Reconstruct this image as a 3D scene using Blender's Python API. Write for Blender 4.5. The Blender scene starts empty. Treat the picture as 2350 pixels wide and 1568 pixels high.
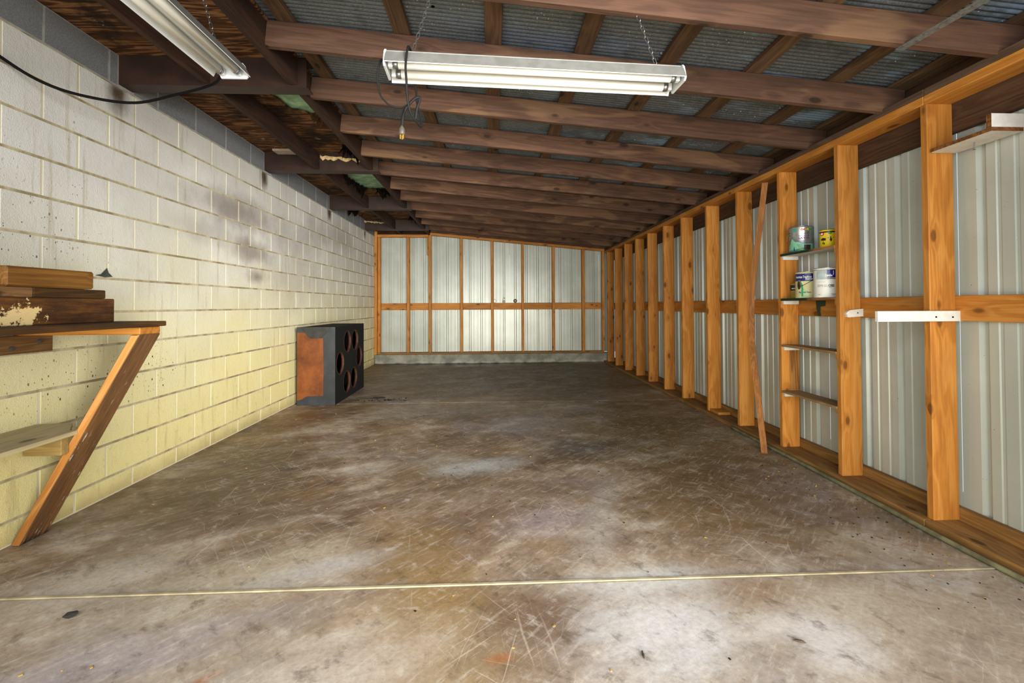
import bpy, bmesh, math, random
from mathutils import Vector, Matrix, noise as mnoise
random.seed(7)
S = bpy.context.scene
COL = S.collection
PI = math.pi

# ------------------------------------------------------------------ camera, world, lights, exposure
cam = bpy.data.cameras.new('camera')
cam.sensor_width = 36.0; cam.sensor_fit = 'HORIZONTAL'
cam.lens = 36.0 * 1032.15 / 2350.0
cam.shift_y = -(784.0 - 685.8) / 2350.0
cam.clip_start = 0.02
camo = bpy.data.objects.new('camera', cam); COL.objects.link(camo)
yaw, pitch, roll = math.radians(2.456), math.radians(0.825), math.radians(-0.267)
f = Vector((math.sin(yaw), math.cos(yaw), 0)); r = Vector((math.cos(yaw), -math.sin(yaw), 0)); u = Vector((0, 0, 1))
f, u = math.cos(pitch) * f + math.sin(pitch) * u, math.cos(pitch) * u - math.sin(pitch) * f
r, u = math.cos(roll) * r + math.sin(roll) * u, math.cos(roll) * u - math.sin(roll) * r
M = Matrix((r, u, -f)).transposed().to_4x4(); M.translation = Vector((0, 0, 1.164))
camo.matrix_world = M
S.camera = camo

S.view_settings.view_transform = 'Standard'
S.view_settings.look = 'None'
S.view_settings.gamma = 1.0
S.view_settings.exposure = 0.25
S.view_settings.use_curve_mapping = False

W = bpy.data.worlds.new('daylight'); S.world = W; W.use_nodes = True
bg = W.node_tree.nodes['Background']
bg.inputs[0].default_value = (0.80, 0.90, 1.0, 1); bg.inputs[1].default_value = 1.0

def area(name, loc, size, energy, color, rot, spread=180):
    l = bpy.data.lights.new(name, 'AREA'); l.shape = 'RECTANGLE'
    l.size, l.size_y = size; l.energy = energy; l.color = color; l.spread = math.radians(spread)
    o = bpy.data.objects.new(name, l); COL.objects.link(o)
    o.location = loc; o.rotation_euler = rot
    return o
# daylight from the wide open front (behind the camera), plus two added fill lights
def aim(o, target):
    o.rotation_euler = (Vector(target) - o.location).to_track_quat('-Z', 'Y').to_euler(); return o
aim(area('daylight_open_front', (0, -0.55, 1.55), (4.3, 1.5), 108, (0.94, 0.97, 1.0), (0, 0, 0), 170), (0, 4, 0.0))
aim(area('fill_to_left_wall', (1.5, -0.55, 1.3), (1.4, 1.9), 50, (1.0, 0.97, 0.90), (0, 0, 0), 50), (-2.36, 6.4, 1.0))  # added fill that brightens the left wall further in
aim(area('fill_deep', (0.4, -0.6, 0.55), (3.0, 1.0), 20, (1.0, 0.94, 0.78), (0, 0, 0), 52), (0.2, 9, 1.2))  # added fill that brightens the far end of the garage
aim(area('sunlit_yard_glow', (0, -0.5, 0.20), (4.2, 0.36), 48, (1.0, 0.86, 0.46), (0, 0, 0), 175), (0, 4, 0.9))
S.cycles.max_bounces = 8; S.cycles.diffuse_bounces = 4; S.cycles.glossy_bounces = 3; S.cycles.transmission_bounces = 2
S.cycles.use_adaptive_sampling = True; S.cycles.adaptive_threshold = 0.02
S.cycles.caustics_reflective = False; S.cycles.caustics_refractive = False

# ------------------------------------------------------------------ helpers
def C(h):
    h = h.lstrip('#'); o = []
    for i in (0, 2, 4):
        v = int(h[i:i + 2], 16) / 255.0
        o.append(v / 12.92 if v <= 0.04045 else ((v + 0.055) / 1.055) ** 2.4)
    return (o[0], o[1], o[2], 1.0)

class G:
    """terse node-graph writer"""
    def __init__(s, name):
        s.m = bpy.data.materials.new(name); s.m.use_nodes = True
        s.t = s.m.node_tree; s.b = s.t.nodes['Principled BSDF']
    def n(s, typ, ins=(), **props):
        nd = s.t.nodes.new(typ)
        for k, v in props.items(): setattr(nd, k, v)
        for k, v in (ins.items() if isinstance(ins, dict) else enumerate(ins)):
            if v is None: continue
            if isinstance(v, bpy.types.NodeSocket): s.t.links.new(v, nd.inputs[k])
            else: nd.inputs[k].default_value = v
        return nd
    def pos(s): return s.n('ShaderNodeNewGeometry').outputs['Position']
    def obj(s): return s.n('ShaderNodeTexCoord').outputs['Object']
    def rnd(s): return s.n('ShaderNodeObjectInfo').outputs['Random']
    def math(s, op, a, b=0.0, clamp=False): return s.n('ShaderNodeMath', (a, b), operation=op, use_clamp=clamp).outputs[0]
    def vm(s, op, a, b=(0, 0, 0)): return s.n('ShaderNodeVectorMath', (a, b), operation=op).outputs[0]
    def scale(s, v, xyz): return s.vm('MULTIPLY', v, xyz)
    def noise(s, v, scale=5.0, detail=4.0, rough=0.55, dist=0.0):
        return s.n('ShaderNodeTexNoise', {'Vector': v, 'Scale': scale, 'Detail': detail, 'Roughness': rough, 'Distortion': dist}).outputs['Fac']
    def mr(s, v, a, b, c=0.0, d=1.0, smooth=True):
        return s.n('ShaderNodeMapRange', (v, a, b, c, d), interpolation_type='SMOOTHSTEP' if smooth else 'LINEAR').outputs[0]
    def mix(s, fac, a, b, blend='MIX'):
        nd = s.n('ShaderNodeMix', data_type='RGBA', blend_type=blend)
        for i, v in ((0, fac), (6, a), (7, b)):
            if isinstance(v, bpy.types.NodeSocket): s.t.links.new(v, nd.inputs[i])
            else: nd.inputs[i].default_value = v
        return nd.outputs[2]
    def ramp(s, fac, stops):
        nd = s.n('ShaderNodeValToRGB', (fac,)); e = nd.color_ramp.elements
        while len(e) < len(stops): e.new(0.5)
        for el, (p, c) in zip(e, stops): el.position = p; el.color = c
        return nd.outputs[0]
    def sep(s, v): return s.n('ShaderNodeSeparateXYZ', (v,)).outputs
    def comb(s, x, y, z): return s.n('ShaderNodeCombineXYZ', (x, y, z)).outputs[0]
    def bump(s, h, strength=0.3, dist=0.01):
        nd = s.n('ShaderNodeBump', {'Strength': strength, 'Distance': dist, 'Height': h})
        s.t.links.new(nd.outputs[0], s.b.inputs['Normal'])
    def out(s, color, rough=0.7, metal=0.0, spec=0.5):
        for k, v in (('Base Color', color), ('Roughness', rough), ('Metallic', metal), ('Specular IOR Level', spec)):
            if isinstance(v, bpy.types.NodeSocket): s.t.links.new(v, s.b.inputs[k])
            else: s.b.inputs[k].default_value = v
        return s.m
    def rot2(s, v, ang):
        return s.n('ShaderNodeVectorRotate', {'Vector': v, 'Axis': (0, 0, 1), 'Angle': ang}, rotation_type='AXIS_ANGLE').outputs[0]
    def blob(s, v, cx, cy, rx, ry, ang, nz, amt=0.7, soft=0.55):
        d = s.vm('SUBTRACT', v, (cx, cy, 0))
        if ang: d = s.rot2(d, -ang)
        d = s.scale(d, (1 / rx, 1 / ry, 0))
        l = s.n('ShaderNodeVectorMath', (d,), operation='LENGTH').outputs['Value']
        l = s.math('ADD', l, s.math('MULTIPLY', s.math('SUBTRACT', nz, 0.5), amt * 2))
        return s.mr(l, 1.0 + soft * 0.4, 1.0 - soft, 0, 1)

def plain(name, col, rough=0.6, metal=0.0, spec=0.5, var=0.12, nscale=25.0):
    g = G(name); p = g.obj()
    k = g.noise(p, nscale, 5)
    dark = tuple(c * (1 - var * 2) for c in C(col)[:3]) + (1,)
    return g.out(g.mix(g.mr(k, 0.35, 0.7), dark, C(col)), rough, metal, spec)

def wood(name, dark, mid, light, axis='z', knots=0.6, stain=None, stain_amt=0.0, rough=0.75, grain=1.0, tan=None, tan_amt=0.0, bump=0.25):
    g = G(name); o = g.obj()
    rnd = g.rnd()
    off = g.comb(g.math('MULTIPLY', rnd, 37.0), g.math('MULTIPLY', rnd, 91.0), g.math('MULTIPLY', rnd, 53.0))
    v0 = g.vm('ADD', o, off)
    a, c = 0.55, 7.0
    sc = {'x': (a, c, c), 'y': (c, a, c), 'z': (c, c, a)}[axis]
    v = g.scale(v0, sc)
    # knots
    ks = {'x': (2.2, 4.6, 4.6), 'y': (4.6, 2.2, 4.6), 'z': (4.6, 4.6, 2.2)}[axis]
    vor = g.n('ShaderNodeTexVoronoi', {'Vector': g.scale(v0, ks), 'Scale': 2.0, 'Randomness': 1.0})
    kd = vor.outputs['Distance']
    gate = g.math('GREATER_THAN', g.sep(vor.outputs['Color'])[0], 1.0 - knots)
    kn = g.math('MULTIPLY', g.mr(kd, 0.20, 0.12), gate)
    halo = g.math('MULTIPLY', g.mr(kd, 0.50, 0.12), gate)
    n1 = g.noise(v, 1.0, 3, 0.5, 0.4)
    rings = g.math('SINE', g.math('ADD', g.math('MULTIPLY', n1, 60.0 * grain), g.math('MULTIPLY', halo, 5.0)))
    rings = g.mr(rings, -0.6, 1.0, 0, 1)
    fs = {'x': (3, 90, 90), 'y': (90, 3, 90), 'z': (90, 90, 3)}[axis]
    fine = g.noise(g.scale(v0, fs), 1.5, 4, 0.6)
    big = g.noise(g.scale(v0, {'x': (1.2, 4, 4), 'y': (4, 1.2, 4), 'z': (4, 4, 1.2)}[axis]), 1.0, 4, 0.6)
    k = g.math('ADD', g.math('MULTIPLY', rings, 0.15), g.math('MULTIPLY', fine, 0.50))
    k = g.math('ADD', k, g.math('MULTIPLY', big, 0.45))
    col = g.ramp(k, [(0.25, C(dark)), (0.52, C(mid)), (0.80, C(light))])
    if tan:
        tv = g.noise(g.scale(v0, {'x': (1.0, 5, 5), 'y': (5, 1.0, 5), 'z': (5, 5, 1.0)}[axis]), 1.1, 3, 0.5, 0.8)
        col = g.mix(g.math('MULTIPLY', g.mr(tv, 0.54, 0.62), tan_amt), col, C(tan))
    if stain:
        sn = g.noise(g.scale(v0, {'x': (0.8, 3, 3), 'y': (3, 0.8, 3), 'z': (3, 3, 0.8)}[axis]), 1.3, 5, 0.65)
        col = g.mix(g.math('MULTIPLY', g.mr(sn, 0.52, 0.72), stain_amt), col, C(stain))
    dk = tuple(x * 0.32 for x in C(dark)[:3]) + (1,)
    col = g.mix(g.math('MULTIPLY', halo, 0.30), col, C(dark))
    col = g.mix(g.math('MULTIPLY', kn, 0.75), col, dk)
    tint = g.math('ADD', 0.86, g.math('MULTIPLY', rnd, 0.26))
    col = g.mix(1.0, col, g.comb(tint, tint, tint), 'MULTIPLY')
    g.bump(g.math('ADD', g.math('MULTIPLY', fine, 0.6), g.math('MULTIPLY', rings, 0.2)), bump, 0.004)
    return g.out(col, rough, 0, 0.3)

# ------------------------------------------------------------------ materials
STUD = {a: wood('pine_stud_' + a, '#8f551b', '#b5752e', '#c88f48', a, 0.8, '#7d4a1e', 0.45, 0.62, 0.9) for a in 'xyz'}
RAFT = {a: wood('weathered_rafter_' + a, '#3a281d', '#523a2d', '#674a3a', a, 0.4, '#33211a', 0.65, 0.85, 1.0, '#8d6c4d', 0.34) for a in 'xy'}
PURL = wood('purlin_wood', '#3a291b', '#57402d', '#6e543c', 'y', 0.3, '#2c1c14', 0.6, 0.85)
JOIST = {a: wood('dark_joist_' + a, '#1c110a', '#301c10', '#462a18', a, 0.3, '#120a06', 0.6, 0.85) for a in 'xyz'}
TREAT = {a: wood('treated_wood_' + a, '#5f421f', '#876133', '#a67c46', a, 0.35, '#45301a', 0.4, 0.75) for a in 'xyz'}
DARKPL = wood('dark_plate', '#3a2a20', '#54402f', '#6a5240', 'y', 0.3, '#241811', 0.5, 0.85)
RIMB = wood('rim_board_dark', '#2e1c12', '#46301f', '#5c4230', 'y', 0.3, '#1d120b', 0.6, 0.85)
BENCH = {a: wood('bench_wood_' + a, '#4e3822', '#725232', '#947044', a, 0.2, '#3b2415', 0.5, 0.75, 1.3) for a in 'xyz'}
DKBRD = wood('mouldy_wood', '#241709', '#40290f', '#604219', 'y', 0.25, '#1c1109', 0.7, 0.85)

def m_block(painted):
    g = G('painted_block' if painted else 'bare_grey_block')
    p = g.pos(); o = g.obj(); s = g.sep(p)
    if painted:
        big = g.noise(p, 1.3, 5, 0.6)
        base = g.mix(g.mr(big, 0.35, 0.68), C('#cfcdc6'), C('#deddd8'))
        # warm low light painted in: uneven yellow towards the floor
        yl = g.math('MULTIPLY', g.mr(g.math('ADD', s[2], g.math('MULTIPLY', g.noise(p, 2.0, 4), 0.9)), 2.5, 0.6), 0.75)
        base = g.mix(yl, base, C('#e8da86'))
        # brown drips running down the faces
        dr = g.noise(g.scale(p, (1, 9.0, 0.7)), 2.2, 4, 0.6)
        base = g.mix(g.math('MULTIPLY', g.mr(dr, 0.56, 0.74), 0.45), base, C('#a5936d'))
        # purple mildew bloom under the middle of the wall
        q = g.comb(s[1], s[2], 0)
        nz = g.noise(p, 3.2, 6, 0.65)
        for cy, cz, ry, rz, am in ((4.25, 2.05, .75, .17, .75), (4.50, 1.70, .42, .12, .7), (4.62, 1.46, .22, .09, .8), (5.6, 1.95, .9, .28, .4),
                                   (3.85, 1.80, .5, .12, .35), (5.5, 1.5, 1.2, .4, .28), (6.9, 2.2, 1.0, .22, .42)):
            base = g.mix(g.math('MULTIPLY', g.blob(q, cy, cz, ry, rz, 0, nz, 0.75, 0.9), am), base, C('#7f7069'))
        base = g.mix(g.math('MULTIPLY', g.blob(q, 7.5, 1.7, 1.5, 0.9, 0, nz, 0.6, 0.9), .25), base, C('#a8a292'))
        # rust streaks below the beam pockets
        for cy in (2.92, 4.745, 6.61, 8.42):
            base = g.mix(g.math('MULTIPLY', g.blob(q, cy, 2.51, .09, .13, 0, nz, 0.8, 0.8), .95), base, C('#4a321f'))
        # dark splatter
        def specks(sc, rad, dens):
            vo = g.n('ShaderNodeTexVoronoi', {'Vector': g.comb(s[1], g.math('MULTIPLY', s[2], 0.6), 0), 'Scale': sc, 'Randomness': 1.0}, voronoi_dimensions='2D')
            cs = g.sep(vo.outputs['Color'])
            return g.math('MULTIPLY', g.mr(g.math('ADD', vo.outputs['Distance'], g.math('MULTIPLY', cs[1], -0.06)), rad, rad * .6), g.math('GREATER_THAN', cs[0], dens))
        near = g.math('ADD', g.mr(g.noise(p, 1.3, 3), 0.58, 0.72), g.math('ADD', g.blob(q, 2.2, 1.55, .5, .3, 0, nz, .8, .9), g.blob(q, 2.85, 0.72, .8, .3, 0, nz, .8, .9)), True)
        spm = g.math('MULTIPLY', g.math('MAXIMUM', specks(30, .11, .86), specks(70, .15, .90)), near)
        grime = g.math('MULTIPLY', g.mr(g.noise(p, 22, 5, .7), 0.56, 0.70), g.mr(g.math('ADD', s[2], g.math('MULTIPLY', g.noise(p, 2.5, 4), .9)), 1.5, .5))
        base = g.mix(g.math('MULTIPLY', grime, .35), base, C('#9a8f63'))
        base = g.mix(spm, base, C('#4a2b22'))
        # damp dirt at the very foot of the wall
        foot = g.math('MULTIPLY', g.mr(g.math('ADD', s[2], g.math('MULTIPLY', g.noise(p, 5, 4), 0.16)), 0.20, 0.06), 0.55)
        base = g.mix(foot, base, C('#9a8356'))
        tint = g.math('ADD', 0.95, g.math('MULTIPLY', g.rnd(), 0.08))
        base = g.mix(1.0, base, g.comb(tint, tint, tint), 'MULTIPLY')
        h = g.math('ADD', g.noise(p, 150, 3, 0.6), g.math('MULTIPLY', g.noise(p, 40, 3), 0.8))
        g.bump(h, 0.35, 0.006)
        return g.out(base, g.mr(g.noise(p, 30, 3), 0.3, 0.7, 0.34, 0.6), 0, 0.45)
    k = g.noise(p, 160, 4, 0.75)
    base = g.mix(g.mr(k, 0.3, 0.7), C('#606164'), C('#88898b'))
    base = g.mix(g.math('MULTIPLY', g.mr(g.noise(p, 2, 4), 0.4, 0.7), 0.35), base, C('#7c7c7c'))
    g.bump(k, 0.5, 0.004)
    return g.out(base, 0.9, 0, 0.2)
def m_mortar():
    g = G('painted_mortar'); p = g.pos(); s = g.sep(p)
    fr = g.math('FRACT', g.math('ADD', g.math('DIVIDE', g.math('SUBTRACT', s[2], 1.1359), 0.2032), 20.5))
    bed = g.math('LESS_THAN', g.math('ABSOLUTE', g.math('SUBTRACT', fr, 0.5)), 0.035)
    n = g.noise(p, 7, 5, .65)
    dust = g.mix(g.mr(n, .35, .65), C('#8b7d60'), C('#c2b798'))
    return g.out(g.mix(bed, C('#d3ccb2'), dust), .8, 0, .2)
MORTAR = m_mortar()
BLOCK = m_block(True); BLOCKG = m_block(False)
MORTAR_G = plain('mortar_grey', '#a3a3a0', 0.9)

def m_floor():
    g = G('stained_concrete'); p = g.pos(); s = g.sep(p)
    pf = g.comb(s[0], s[1], 0)
    warp = g.n('ShaderNodeTexNoise', {'Vector': pf, 'Scale': 1.5, 'Detail': 3.0})
    pw = g.vm('ADD', pf, g.scale(g.vm('SUBTRACT', warp.outputs['Color'], (.5, .5, .5)), (.25, .25, 0)))
    big = g.noise(g.scale(g.rot2(pw, -0.45), (1.0, 1.9, 1)), 0.9, 8, 0.62)
    med = g.noise(g.scale(g.rot2(pw, -0.35), (1, 1.5, 1)), 3.0, 10, 0.70)
    fin = g.noise(pf, 45, 6, 0.7)
    col = g.ramp(g.math('ADD', g.math('MULTIPLY', big, 0.50), g.math('MULTIPLY', med, 0.50)),
                 [(0.39, C('#564230')), (0.46, C('#7d6750')), (0.53, C('#a18d76')), (0.60, C('#c4b9ab'))])
    hue = g.noise(pf, 1.3, 5, 0.6)
    col = g.mix(g.mr(hue, 0.50, 0.66, 0, 0.55), col, C('#8e7040'))
    col = g.mix(g.mr(hue, 0.48, 0.32, 0, 0.50), col, C('#938a90'))
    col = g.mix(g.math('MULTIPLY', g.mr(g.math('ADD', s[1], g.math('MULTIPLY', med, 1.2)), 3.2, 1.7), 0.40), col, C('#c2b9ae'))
    nz = g.noise(g.rot2(pf, 0.6), 3.0, 7, 0.68)
    nz2 = g.noise(g.scale(g.rot2(pf, -0.45), (1, 3.2, 1)), 2.6, 7, 0.7)
    # large stains: (x, y, rx, ry, angle, colour, amount)
    for cx, cy, rx, ry, a, c, am, zz in (
        (-0.05, 7.6, 2.4, 2.2, 0, '#5f5a4c', .75, nz), (-0.9, 8.95, 1.7, .42, 0, '#2c261f', .9, nz), (1.3, 7.0, 1.2, 2.0, 0, '#5b563a', .6, nz),
        (1.55, 4.1, .95, 1.3, 0, '#625633', .8, nz2), (0.7, 3.65, .45, .35, 0, '#4f4640', .75, nz2), (-1.75, 3.35, .55, .8, .3, '#54402c', .85, nz2),
        (-1.9, 4.8, .4, .9, 0, '#6b4a2c', .75, nz), (-1.3, 2.6, .7, .28, .2, '#5a4536', .7, nz2), (1.35, 2.6, .75, .5, .2, '#6d5738', .75, nz2),
        (0.05, 2.75, .8, .6, .2, '#6f5a4b', .6, nz2), (-0.35, 3.4, .6, .6, 0, '#665440', .55, nz2), (-0.35, 2.2, .30, .5, .5, '#8a6a35', .6, nz2),
        (-0.22, 1.62, .42, .42, .3, '#93743f', .75, nz2), (0.20, 1.66, .30, .30, .6, '#66503f', .8, nz), (-1.25, 1.55, .6, .14, .4, '#a49aa0', .6, nz2),
        (-1.05, 2.05, .5, .22, .5, '#b7aa94', .6, nz2), (-1.7, 2.0, .35, .2, .4, '#cfc6b8', .55, nz2), (-0.75, 2.05, .35, .10, .4, '#c9c6c6', .5, nz),
        (0.62, 1.62, .36, .28, .35, '#cfcccc', .85, nz2), (0.78, 1.90, .55, .10, .05, '#cfccc8', .8, nz), (1.45, 1.66, .55, .20, -.1, '#b3a48f', .7, nz2),
        (1.15, 1.55, .2, .20, -.5, '#d2ccc9', .8, nz2), (1.05, 1.85, .25, .16, -.7, '#8a6e50', .6, nz2), (-0.55, 1.42, .5, .2, .4, '#c5bab0', .6, nz2),
        (-0.10, 3.28, .34, .16, .3, '#b9bdbd', .75, nz2), (0.35, 4.4, .5, .5, 0, '#8d8a90', .5, nz2), (-0.6, 5.0, 1.0, .35, .1, '#8f8c86', .5, nz2),
        (1.72, 2.12, .20, .15, -.4, '#b5a892', .7, nz), (1.75, 2.10, .10, .09, -.4, '#84725c', .7, nz), (0.3, 2.45, .28, .18, .5, '#a79aa0', .55, nz2),
        (0.6, 2.5, .10, .75, -.35, '#a9a29b', .5, nz2), (-1.465, 3.29, .10, .045, 0, '#4a3a28', .8, nz), (-1.48, 5.75, .14, .06, .1, '#15120f', .95, nz),
        (-1.2, 5.62, .3, .1, .1, '#4a443c', .5, nz), (0.3, 6.6, .3, .07, .1, '#7a4a26', .5, nz), (-0.95, 1.42, .10, .02, .7, '#9c5a2c', .7, nz), (0.02, 1.5, .05, .025, .2, '#a8642e', .6, nz)):
        col = g.mix(g.math('MULTIPLY', g.blob(pf, cx, cy, rx, ry, a, zz, 0.95, 0.9), am), col, C(c))
    # worn mottling at hand and finger size
    m2 = g.noise(g.scale(g.rot2(pw, 0.7), (1, 1.4, 1)), 9, 10, 0.70)
    m3 = g.noise(g.scale(g.rot2(pf, -0.8), (1, 6.5, 1)), 7, 9, 0.68)
    col = g.mix(g.mr(m2, 0.53, 0.70, 0.0, 0.45), col, C('#d3cabd'))
    col = g.mix(g.mr(m3, 0.51, 0.68, 0.0, 0.38), col, C('#cfc6ba'))
    col = g.mix(g.mr(m2, 0.47, 0.32, 0.0, 0.55), col, C('#4c3c2d'))
    # scratches in several directions
    gate = g.mr(g.noise(pf, 1.1, 3), 0.42, 0.62)
    for a, sc, th in ((0.9, 26, .655), (-0.7, 22, .66), (0.25, 31, .66), (-1.25, 24, .655), (1.45, 20, .655), (0.55, 34, .66)):
        v = g.scale(g.rot2(g.vm('ADD', pf, g.scale(warp.outputs['Color'], (.12, .12, 0))), a), (0.07, 3.4, 1))
        sn = g.noise(v, sc, 2, 0.5)
        col = g.mix(g.math('MULTIPLY', g.math('MULTIPLY', g.mr(sn, th, th + .07), gate), 0.36), col, C('#d8cfc0'))
    # fine trowel grain and grit
    col = g.mix(g.mr(fin, 0.3, 0.75, 0.0, 0.30), col, C('#4b3f33'))
    gr = g.noise(pf, 130, 2, 0.5)
    col = g.mix(g.math('MULTIPLY', g.mr(gr, 0.70, 0.76), 0.5), col, C('#2f2820'))
    g.bump(g.math('ADD', g.math('MULTIPLY', fin, 0.5), med), 0.18, 0.006)
    rg = g.mr(med, 0.35, 0.65, 0.42, 0.66)
    wet = g.blob(pf, -0.5, 8.85, 1.6, .35, 0, nz, 0.5, 0.6)
    rg = g.math('SUBTRACT', rg, g.math('MULTIPLY', wet, 0.30))
    return g.out(col, rg, 0, 0.4)
FLOOR = m_floor()

def m_siding():
    g = G('white_steel_siding'); p = g.pos(); s = g.sep(p)
    n = g.noise(p, 1.2, 5, 0.6)
    col = g.mix(g.mr(n, 0.35, 0.65), C('#aeb3aa'), C('#bfc4bd'))
    st = g.noise(g.scale(p, (6, 6, 0.35)), 2.5, 4, 0.6)
    col = g.mix(g.math('MULTIPLY', g.mr(st, 0.52, 0.75), 0.25), col, C('#8f9184'))
    gr = g.math('MULTIPLY', g.mr(g.noise(g.scale(p, (9, 9, .5)), 3, 3), 0.62, 0.74), g.mr(s[2], 1.5, 0.3))
    col = g.mix(g.math('MULTIPLY', gr, 0.18), col, C('#a9bda6'))
    sp = g.noise(p, 95, 2, 0.5)
    col = g.mix(g.math('MULTIPLY', g.mr(sp, 0.745, 0.77), 0.8), col, C('#3b352c'))
    return g.out(col, 0.33, 0.10, 0.5)
SIDING = m_siding()

def m_roof():
    g = G('galvanised_roof'); p = g.pos(); s = g.sep(p)
    k = g.noise(p, 120, 4, 0.7)
    col = g.mix(g.mr(k, 0.3, 0.7), C('#4a4d51'), C('#6f7378'))
    bl = g.math('MULTIPLY', g.mr(g.noise(g.scale(p, (1, 2.2, 1)), 1.6, 6, 0.68), 0.50, 0.66), g.mr(s[0], 0.0, 1.6, 0.15, 0.95))
    col = g.mix(bl, col, C('#7e95b0'))
    rim = g.math('MULTIPLY', g.mr(g.noise(p, 6, 5, 0.7), 0.50, 0.64), 0.5)
    col = g.mix(rim, col, C('#3b4045'))
    sp = g.noise(p, 70, 3, 0.55)
    spm = g.math('MULTIPLY', g.mr(sp, 0.675, 0.70), g.mr(g.noise(p, 2.2, 3), 0.45, 0.62))
    col = g.mix(spm, col, C('#dfe3e6'))
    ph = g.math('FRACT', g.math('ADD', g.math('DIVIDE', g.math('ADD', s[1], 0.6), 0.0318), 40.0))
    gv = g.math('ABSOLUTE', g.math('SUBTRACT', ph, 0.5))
    # groove shade painted in as dark lines along the corrugations
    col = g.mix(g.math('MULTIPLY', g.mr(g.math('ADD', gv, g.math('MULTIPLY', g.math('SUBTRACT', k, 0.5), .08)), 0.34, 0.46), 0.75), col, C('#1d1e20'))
    return g.out(col, 0.55, 0.35, 0.5)
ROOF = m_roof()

def m_ply():
    g = G('stained_plywood'); p = g.pos()
    v = g.scale(p, (0.6, 4.5, 1.0))
    n1 = g.noise(v, 1.8, 4, 0.55, 0.5)
    rings = g.mr(g.math('SINE', g.math('MULTIPLY', n1, 48.0)), -0.5, 1, 0, 1)
    fine = g.noise(g.scale(p, (2.2, 45, 1)), 1.6, 4, 0.6)
    k = g.math('ADD', g.math('MULTIPLY', rings, 0.36), g.math('MULTIPLY', fine, 0.60))
    col = g.ramp(k, [(0.2, C('#2c1a0e')), (0.5, C('#5f3d22')), (0.85, C('#9a7048'))])
    rot = g.noise(p, 1.4, 6, 0.7)
    col = g.mix(g.mr(rot, 0.46, 0.62, 0, 0.92), col, C('#170e08'))
    wm = g.math('MULTIPLY', g.mr(g.noise(p, 4.2, 6, 0.7), 0.63, 0.72), 0.6)
    col = g.mix(wm, col, C('#b9bcc0'))
    return g.out(col, 0.85, 0, 0.2)
PLY = m_ply()

STEEL = plain('brown_painted_steel', '#331f15', 0.55, 0.0, 0.4, 0.2, 8)
WHITE = plain('white_enamel', '#cdd0d1', 0.3, 0.0, 0.5, 0.04, 12)
WHITE_D = plain('dusty_white_enamel', '#8f8d88', 0.5, 0.0, 0.4, 0.10, 20)
SHADEW = plain('shaded_outer_enamel', '#6e6d69', 0.6, 0.0, 0.3, 0.10, 20)  # white enamel darkened: shade painted on the reflector's outer faces
TUBE = plain('fluorescent_tube_glass', '#e6e4de', 0.25, 0.0, 0.5, 0.03, 8)
METAL = plain('bare_metal', '#9a9c9c', 0.35, 0.9, 0.5, 0.15, 40)
GALV = plain('galvanised_strap', '#8b908d', 0.45, 0.5, 0.5, 0.2, 60)
BLACK = plain('black_rubber', '#121110', 0.7, 0.0, 0.25)
BRASS = plain('brass', '#b48a3c', 0.35, 0.8)
CABLE = plain('black_cable', '#0d0d0d', 0.85, 0, 0.15)
WPAINT = plain('white_painted_wood', '#d9d6cf', 0.6, 0, 0.4, 0.06, 30)
PLYEDGE = plain('plywood_edge', '#8a5a2e', 0.8, 0, 0.2, 0.3, 60)
CURB = None
def m_curb():
    g = G('grey_concrete_curb'); p = g.pos(); s = g.sep(p)
    col = g.mix(g.mr(g.noise(p, 4, 6, 0.65), 0.35, 0.65), C('#77766c'), C('#9b9a8e'))
    col = g.mix(g.math('MULTIPLY', g.mr(g.math('ADD', s[2], g.math('MULTIPLY', g.noise(g.scale(p, (1, 1, .4)), 5, 5), .25)), 0.20, 0.12), 0.6), col, C('#b9b5a8'))
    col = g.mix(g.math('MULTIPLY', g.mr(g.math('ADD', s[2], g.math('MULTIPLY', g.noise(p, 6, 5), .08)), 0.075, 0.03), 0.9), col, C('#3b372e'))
    return g.out(col, 0.9, 0, 0.2)
CURB = m_curb()
TAPE = plain('dark_grey_tape', '#303438', 0.55, 0, 0.4, 0.2, 9)
BLKPANEL = plain('black_carpet', '#171716', 0.85, 0, 0.2, 0.2, 60)
FIBRE = None
def m_fibre():
    g = G('orange_fibreboard'); p = g.obj()
    n = g.noise(p, 4, 6, 0.65)
    col = g.ramp(n, [(0.3, C('#40200f')), (0.5, C('#693816')), (0.7, C('#82491b'))])
    d = g.mr(g.noise(p, 9, 3), 0.66, 0.74)
    return g.out(g.mix(g.math('MULTIPLY', d, .6), col, C('#3a2012')), 0.6, 0, 0.3)
FIBRE = m_fibre()
HOLEW = plain('raw_hole_edge', '#54311f', 0.7, 0, 0.3, 0.3, 14)
VOID = plain('painted_shade_black', '#0b0a09', 0.95, 0, 0.05)
GREEN = plain('green_sheathing', '#a9d3ad', 0.7, 0, 0.3, 0.25, 9)
ROT = plain('rotten_ply_black', '#120c08', 0.95, 0, 0.1, 0.3, 30)
PALE = plain('torn_pale_wood', '#d8b983', 0.85, 0, 0.2, 0.2, 30)

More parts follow.
